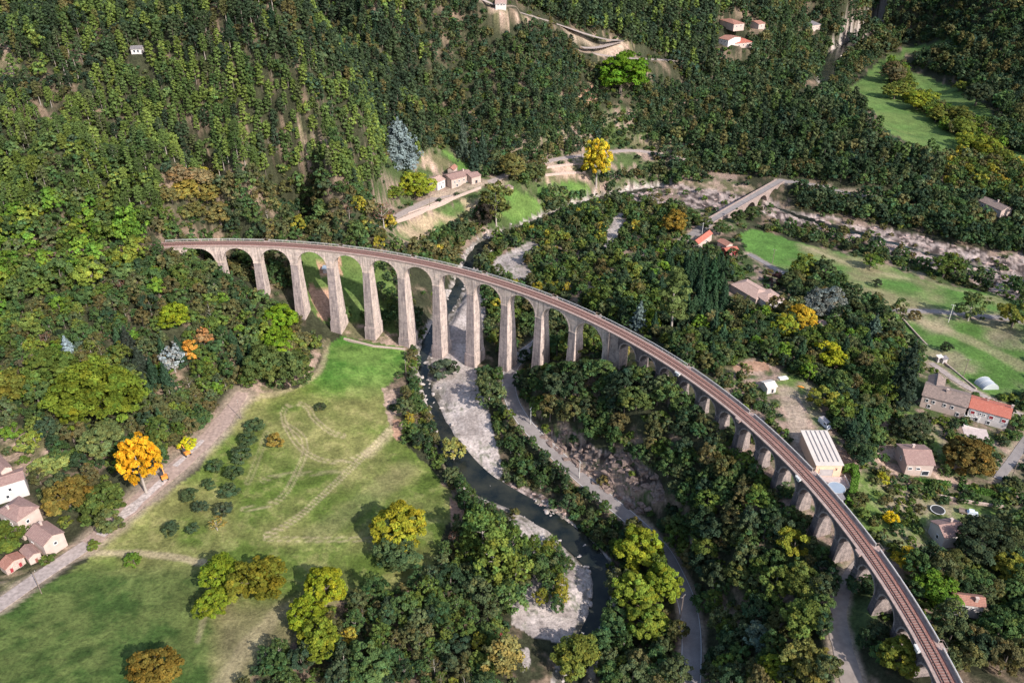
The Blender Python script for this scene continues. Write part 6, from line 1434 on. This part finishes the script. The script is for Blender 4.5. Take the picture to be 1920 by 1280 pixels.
    # slab and kayak in the garden
    p = at(1468, 710); r = MB(); r.box((0, 0, .35), (3.4, 1.8, .5), .25); r.box((0, 0, .64), (3.1, 1.5, .1), .25); o = r.build('covered_trailer', M['shutter_white']); o.location = p; tag(o, 'low white covered trailer beside the white roofed shed', 'trailer')
    p = at(1501, 726); mb = MB(); mb.tube([(-1.4, 0, .2), (-.8, 0, .3), (0, 0, .35), (.8, 0, .3), (1.4, 0, .2)], [.05, .32, .4, .32, .05], 8); o = mb.build('kayak', M['orange_paint']); o.location = p; o.rotation_euler = (0, 0, -.5); tag(o, 'small orange boat lying on the garden grass', 'kayak')
    hedge([(1600, 882), (1603, 900), (1597, 930), (1590, 950)], 1.8, 2.6, 'tall clipped bright green hedge beside the round pool', (.10, .19, .03), 1); hedge([(1578, 884), (1600, 882)], 1.6, 2.4, 'short clipped hedge across the end of the warehouse terrace', (.10, .18, .03), 2)
    hedge([(1713, 905), (1780, 912)], 1.6, 1.6, 'low green hedge below the tiled cottage, left of the gate', (.07, .14, .03), 3); hedge([(1795, 915), (1868, 930)], 1.6, 1.6, 'low green hedge below the tiled cottage, right of the gate', (.07, .14, .03), 4)
    wall_line('garden_wall', [(1762, 932), (1830, 945), (1880, 952)], .5, 1.0, 'stone_wall', 'low pinkish garden wall above the pickup truck')
    wall_line('retaining_wall', [(738, 420), (800, 394), (850, 374), (902, 354)], .6, 1.6, 'stone_wall', 'stone retaining wall along the lawn below the farmhouse road')
    wall_line('roadside_wall', [(765, 400), (800, 388), (850, 369)], .3, .6, 'render_cream', 'pale parapet wall beside the farmhouse road')
    wall_line('terrace_wall', [(1022, 316), (1060, 311), (1098, 309)], .6, 1.3, 'stone_wall', 'upper stone terrace wall beside the yellow poplar'); wall_line('terrace_wall', [(1022, 330), (1060, 326), (1098, 325)], .6, 1.3, 'stone_wall', 'lower stone terrace wall beside the yellow poplar')
    wall_line('footing_wall', [(645, 636), (700, 650), (760, 656)], .8, .7, 'stone_wall', 'rough low stone wall at the feet of the tall piers')
    wall_line('patio_wall', [(1808, 790), (1806, 800), (1835, 808)], .3, .9, 'render_white', 'white patio wall in front of the red roofed village house')
    wall_line('field_wall', [(1690, 596), (1730, 640), (1770, 680), (1830, 730)], .4, .6, 'stone_wall', 'long dry stone wall running down the village meadow')
    for u, v, h, lab, kd in ((78, 1112, 9, 'wooden pole beside the village road at the lower left', 'wood'), (452, 786, 9, 'wooden pole at the top of the village track', 'wood'), (762, 708, 9, 'pole at the right edge of the upper meadow', 'wood'), (995, 795, 8, 'pale pole on the inside bend of the valley road', 'pale'),
                         (1086, 896, 8, 'pale pole beside the straight of the valley road', 'pale'), (1448, 494, 8, 'dark pole in the field near the lane', 'wood'), (1778, 604, 9, 'pale pole by the field lane', 'pale'), (1806, 705, 8, 'dark pole behind the long old house', 'wood'), (1316, 440, 7, 'pale pole by the road bridge', 'pale'), (806, 388, 7, 'dark pole on the farmhouse road', 'wood'), (1275, 1160, 10, 'crossarmed pole by the lower valley road', 'wood'), (1893, 905, 9, 'pole at the end of the right-hand driveway', 'wood'), (1090, 296, 7, 'dark pole behind the yellow poplar', 'wood')):
        pole(u, v, h, lab, kd)
    # patio, little garden things
    p = at(1829, 812); mb = MB(); mb.box((0, 0, .1), (8, 6, .3), -.25); o = mb.build('patio', M['terrace']); o.location = p; tag(o, 'pale paved patio in front of the red roofed village house', 'patio')
    p = at(1818, 786); r = empty('pergola', p, -.25); tag(r, 'white pergola frame in front of the red roofed village house', 'pergola')
    for x in (-2.4, 2.4):
        for y in (-1.6, 1.6): mb = MB(); mb.box((x, y, 1.1), (.14, .14, 2.4)); mb.build('post', M['shutter_white'], r)
    for y in (-1.6, 1.6): mb = MB(); mb.box((0, y, 2.37), (5.4, .14, .14)); mb.build('beam', M['shutter_white'], r)
    for k in range(5): mb = MB(); mb.box((-2.4+1.2*k, 0, 2.51), (.12, 3.8, .12)); mb.build('rafter', M['shutter_white'], r)
    p = at(1795, 765); r = empty('parasol', p); tag(r, 'yellow garden parasol on the terrace of the long old house', 'parasol')
    mb = MB(); mb.tube([(0, 0, 0), (0, 0, 2.4)], .04, 6); mb.build('pole', M['steel'], r)
    mb = MB(); mb.add([(1.5*cos(k*pi/4), 1.5*sin(k*pi/4), 2.0) for k in range(8)]+[(0, 0, 2.5)], [(k, (k+1) % 8, 8) for k in range(8)]); mb.build('canopy', M['yellow_cloth'], r)
    # boulders in the river and along its banks
    g = np.random.default_rng(77); bl = []
    for k in range(3):
        bm = bpy.data.meshes.new('boulder'); V = sph(g, 40); 
        import bmesh
        b = bmesh.new()
        for v in V*g.uniform(.7, 1.1, (40, 1))*[1, .75, .5]: b.verts.new(v)
        bmesh.ops.convex_hull(b, input=b.verts); b.to_mesh(bm); b.free(); bm.materials.append(M['boulder']); bl.append(bm)
    # rock outcrops of the cliff by the road and slabs of the dry river bed
    hull = []
    for k in range(6):
        b = bmesh.new(); V = g.uniform(-1, 1, (14, 3))*[1, .8, .75]
        for v in V: b.verts.new(v)
        bmesh.ops.convex_hull(b, input=b.verts); bm = bpy.data.meshes.new('rock'); b.to_mesh(bm); b.free(); bm.materials.append(M['cliff_rock'] if k < 3 else M['slab_rock']); hull.append(bm)
    for pi_, num, nm, lb, gp, s0, s1, fl in ((0, 170, 'rock_outcrop', 'dark brown rock outcrop in the cliff above the valley road', 'rocks of the roadside cliff', .7, 2.0, 1.0), (2, 150, 'flat_rock', 'flat pinkish rock slab in the dry river bed on the right', 'slabs of the dry river bed', 1.0, 3.2, .3),
                                         (1, 45, 'flat_rock', 'pale rock slab on the river bank left of the road bridge', 'slabs left of the road bridge', 1.0, 3.0, .3), (3, 60, 'rock_outcrop', 'pale rock on the steep right bank of the river', 'rocks on the right river bank', .5, 1.4, .7)):
        poly = ROCKS[pi_]; us = [p[0] for p in poly]; vs = [p[1] for p in poly]; c = 0
        while c < num:
            u, v = g.uniform(min(us), max(us)), g.uniform(min(vs), max(vs))
            if not inpoly(np.array([u]), np.array([v]), poly)[0] or not (-10 < u < 1940): continue
            q = hit(u, v); z = float(ground_z(np.array([q[0]]), np.array([q[1]]))[0]); s = g.uniform(s0, s1)*(g.uniform(.6, 1)**.7)
            o = link(nm, hull[(c % 3)+(0 if pi_ == 0 else 3)]); o.location = (q[0], q[1], z-.1*s); o.scale = (s*1.3, s, s*fl); o.rotation_euler = (g.uniform(-.3, .3)*fl, g.uniform(-.3, .3)*fl, -.5+g.normal(0, .5)); tag(o, lb, 'rock', gp); c += 1
    spots = [(0, 0)]; n = 0
    L = len(RIVER)
    for i in range(290):
        k = g.integers(4, L-3); P = RIVER[k]; q = RIVER[min(k+1, L-1)]-P; nrm = np.array([q[1], -q[0]]); nrm = nrm/(np.hypot(*nrm)+1e-6)
        off = g.choice([-1, 1])*(P[3]+g.normal(.6, 1.5)); x, y = P[0]+nrm[0]*off, P[1]+nrm[1]*off; z = float(ground_z(np.array([x]), np.array([y]))[0])
        o = link('boulder', bl[n % 3]); s = g.uniform(.35, 1.3)**1.3; o.location = (x, y, z+.1*s); o.scale = (s, s, s); o.rotation_euler = (g.uniform(-.2, .2), g.uniform(-.2, .2), g.uniform(0, 6)); n += 1
        tag(o, 'pale boulder lying along the edge of the river', 'boulder', 'boulders along the river')
M['yellow_cloth'] = plain('yellow_cloth', (.75, .62, .12), .8, .08, 2); M['cliff_rock'] = plain('cliff_rock', (.185, .13, .108), .95, .5, 1.2); M['slab_rock'] = plain('slab_rock', (.33, .235, .205), .95, .4, .8)
M['boulder'] = plain('pale_boulder', (.38, .33, .30), .9, .25, 1.5)
M['pale_asphalt'] = plain('worn_pale_road', (.33, .265, .235), .95, .28, .9); M['dark_dirt'] = plain('grey_brown_dirt', (.26, .21, .18), .95, .2, .6)
# ------------------------------------------------------------------ assemble
plan_all()
FOOT += [(at_[0], at_[1], 4.5) for at_ in [hit(1546, 796), hit(1568, 914), hit(1757, 959), hit(1816, 964), hit(1848, 720), hit(1829, 812), hit(1450, 717), hit(1595, 900)]]
FOOT += [(q[0], q[1], 7.5) for q in [hit(1545, 896), hit(1525, 840), hit(1560, 850)]]
build_ground()
for nm in ('valley', 'bridge', 'bridge_east', 'house', 'field', 'meadow', 'top', 'top_bend', 'top_low', 'village', 'lane', 'drive'):
    tag(ribbon('road', ROADS[nm], M['asphalt'] if nm in ('valley', 'bridge', 'bridge_east', 'field', 'drive', 'meadow') else M['pale_asphalt'], thick=.15, dz=.02), kind='structure')
for nm in ('track', 'under'):
    tag(ribbon('dirt_road' if nm == 'track' else 'path', ROADS[nm], M['dirt'] if nm != 'under' else M['dark_dirt'], thick=.12, dz=.015, rag=.5, seg=1.2), kind='structure')
P = ROADS['track']; n = len(P)
tag(ribbon('crushed_stone_patch', P[int(n*.12):int(n*.42)], M['chalk'], off=.6, dz=.06, hw=1.7, thick=.05, rag=1.3, seg=1), kind='structure')
tag(ribbon('crushed_stone_patch', P[int(n*.45):int(n*.62)], M['chalk'], off=-1.0, dz=.06, hw=1.0, thick=.05, rag=1.3, seg=1), kind='structure')
for s in (-1, 1): tag(ribbon('road_edge_line', ROADS['valley'], M['white_paint'], off=s*2.65, dz=.026, hw=.07), kind='structure')
for nm, Pr in (('river', RIVER), ('river', RIVER2), ('river', RIVER3)):
    Q = Pr.copy(); Q[:, 3] += 1.6; tag(ribbon(nm, Q, M['water'], dz=0), kind='structure')
build_viaduct(); build_road_bridge(); build_things()
make_library(); make_lod(); plant_features(); scatter()

# ------------------------------------------------------------------ light, sky, camera
AZ, EL = radians(41), radians(36)
to_sun = np.array([sin(AZ)*cos(EL), -cos(AZ)*cos(EL), sin(EL)])
sd = bpy.data.lights.new('sun', 'SUN'); sd.energy = 4.0; sd.angle = radians(.55); sd.color = (1, .955, .90)
so = bpy.data.objects.new('sun', sd); COL.objects.link(so)
from mathutils import Vector
so.rotation_euler = Vector(to_sun).to_track_quat('Z', 'Y').to_euler(); so.location = (0, 0, 300)
w = bpy.data.worlds.new('World'); SC.world = w; w.use_nodes = True; nt = w.node_tree; bg = nt.nodes['Background']
sk = nt.nodes.new('ShaderNodeTexSky'); sk.sky_type = 'NISHITA'; sk.sun_disc = False; sk.sun_elevation = EL; sk.sun_rotation = math.atan2(to_sun[0], to_sun[1]); sk.air_density = 1.0; sk.dust_density = 1.5
nt.links.new(sk.outputs[0], bg.inputs[0]); bg.inputs[1].default_value = .15
cd = bpy.data.cameras.new('camera'); cam = bpy.data.objects.new('camera', cd); COL.objects.link(cam)
cam.location = CAM; cam.rotation_euler = (pi/2-PIT, 0, 0); cd.sensor_width = 36; cd.lens = 36*FOC/1920; cd.clip_start = 1; cd.clip_end = 6000; SC.camera = cam
SC.view_settings.view_transform = 'Standard'; SC.view_settings.look = 'None'; SC.view_settings.exposure = 0.70; SC.view_settings.gamma = 1
SC.cycles.max_bounces = 5; SC.cycles.diffuse_bounces = 3; SC.cycles.transmission_bounces = 3
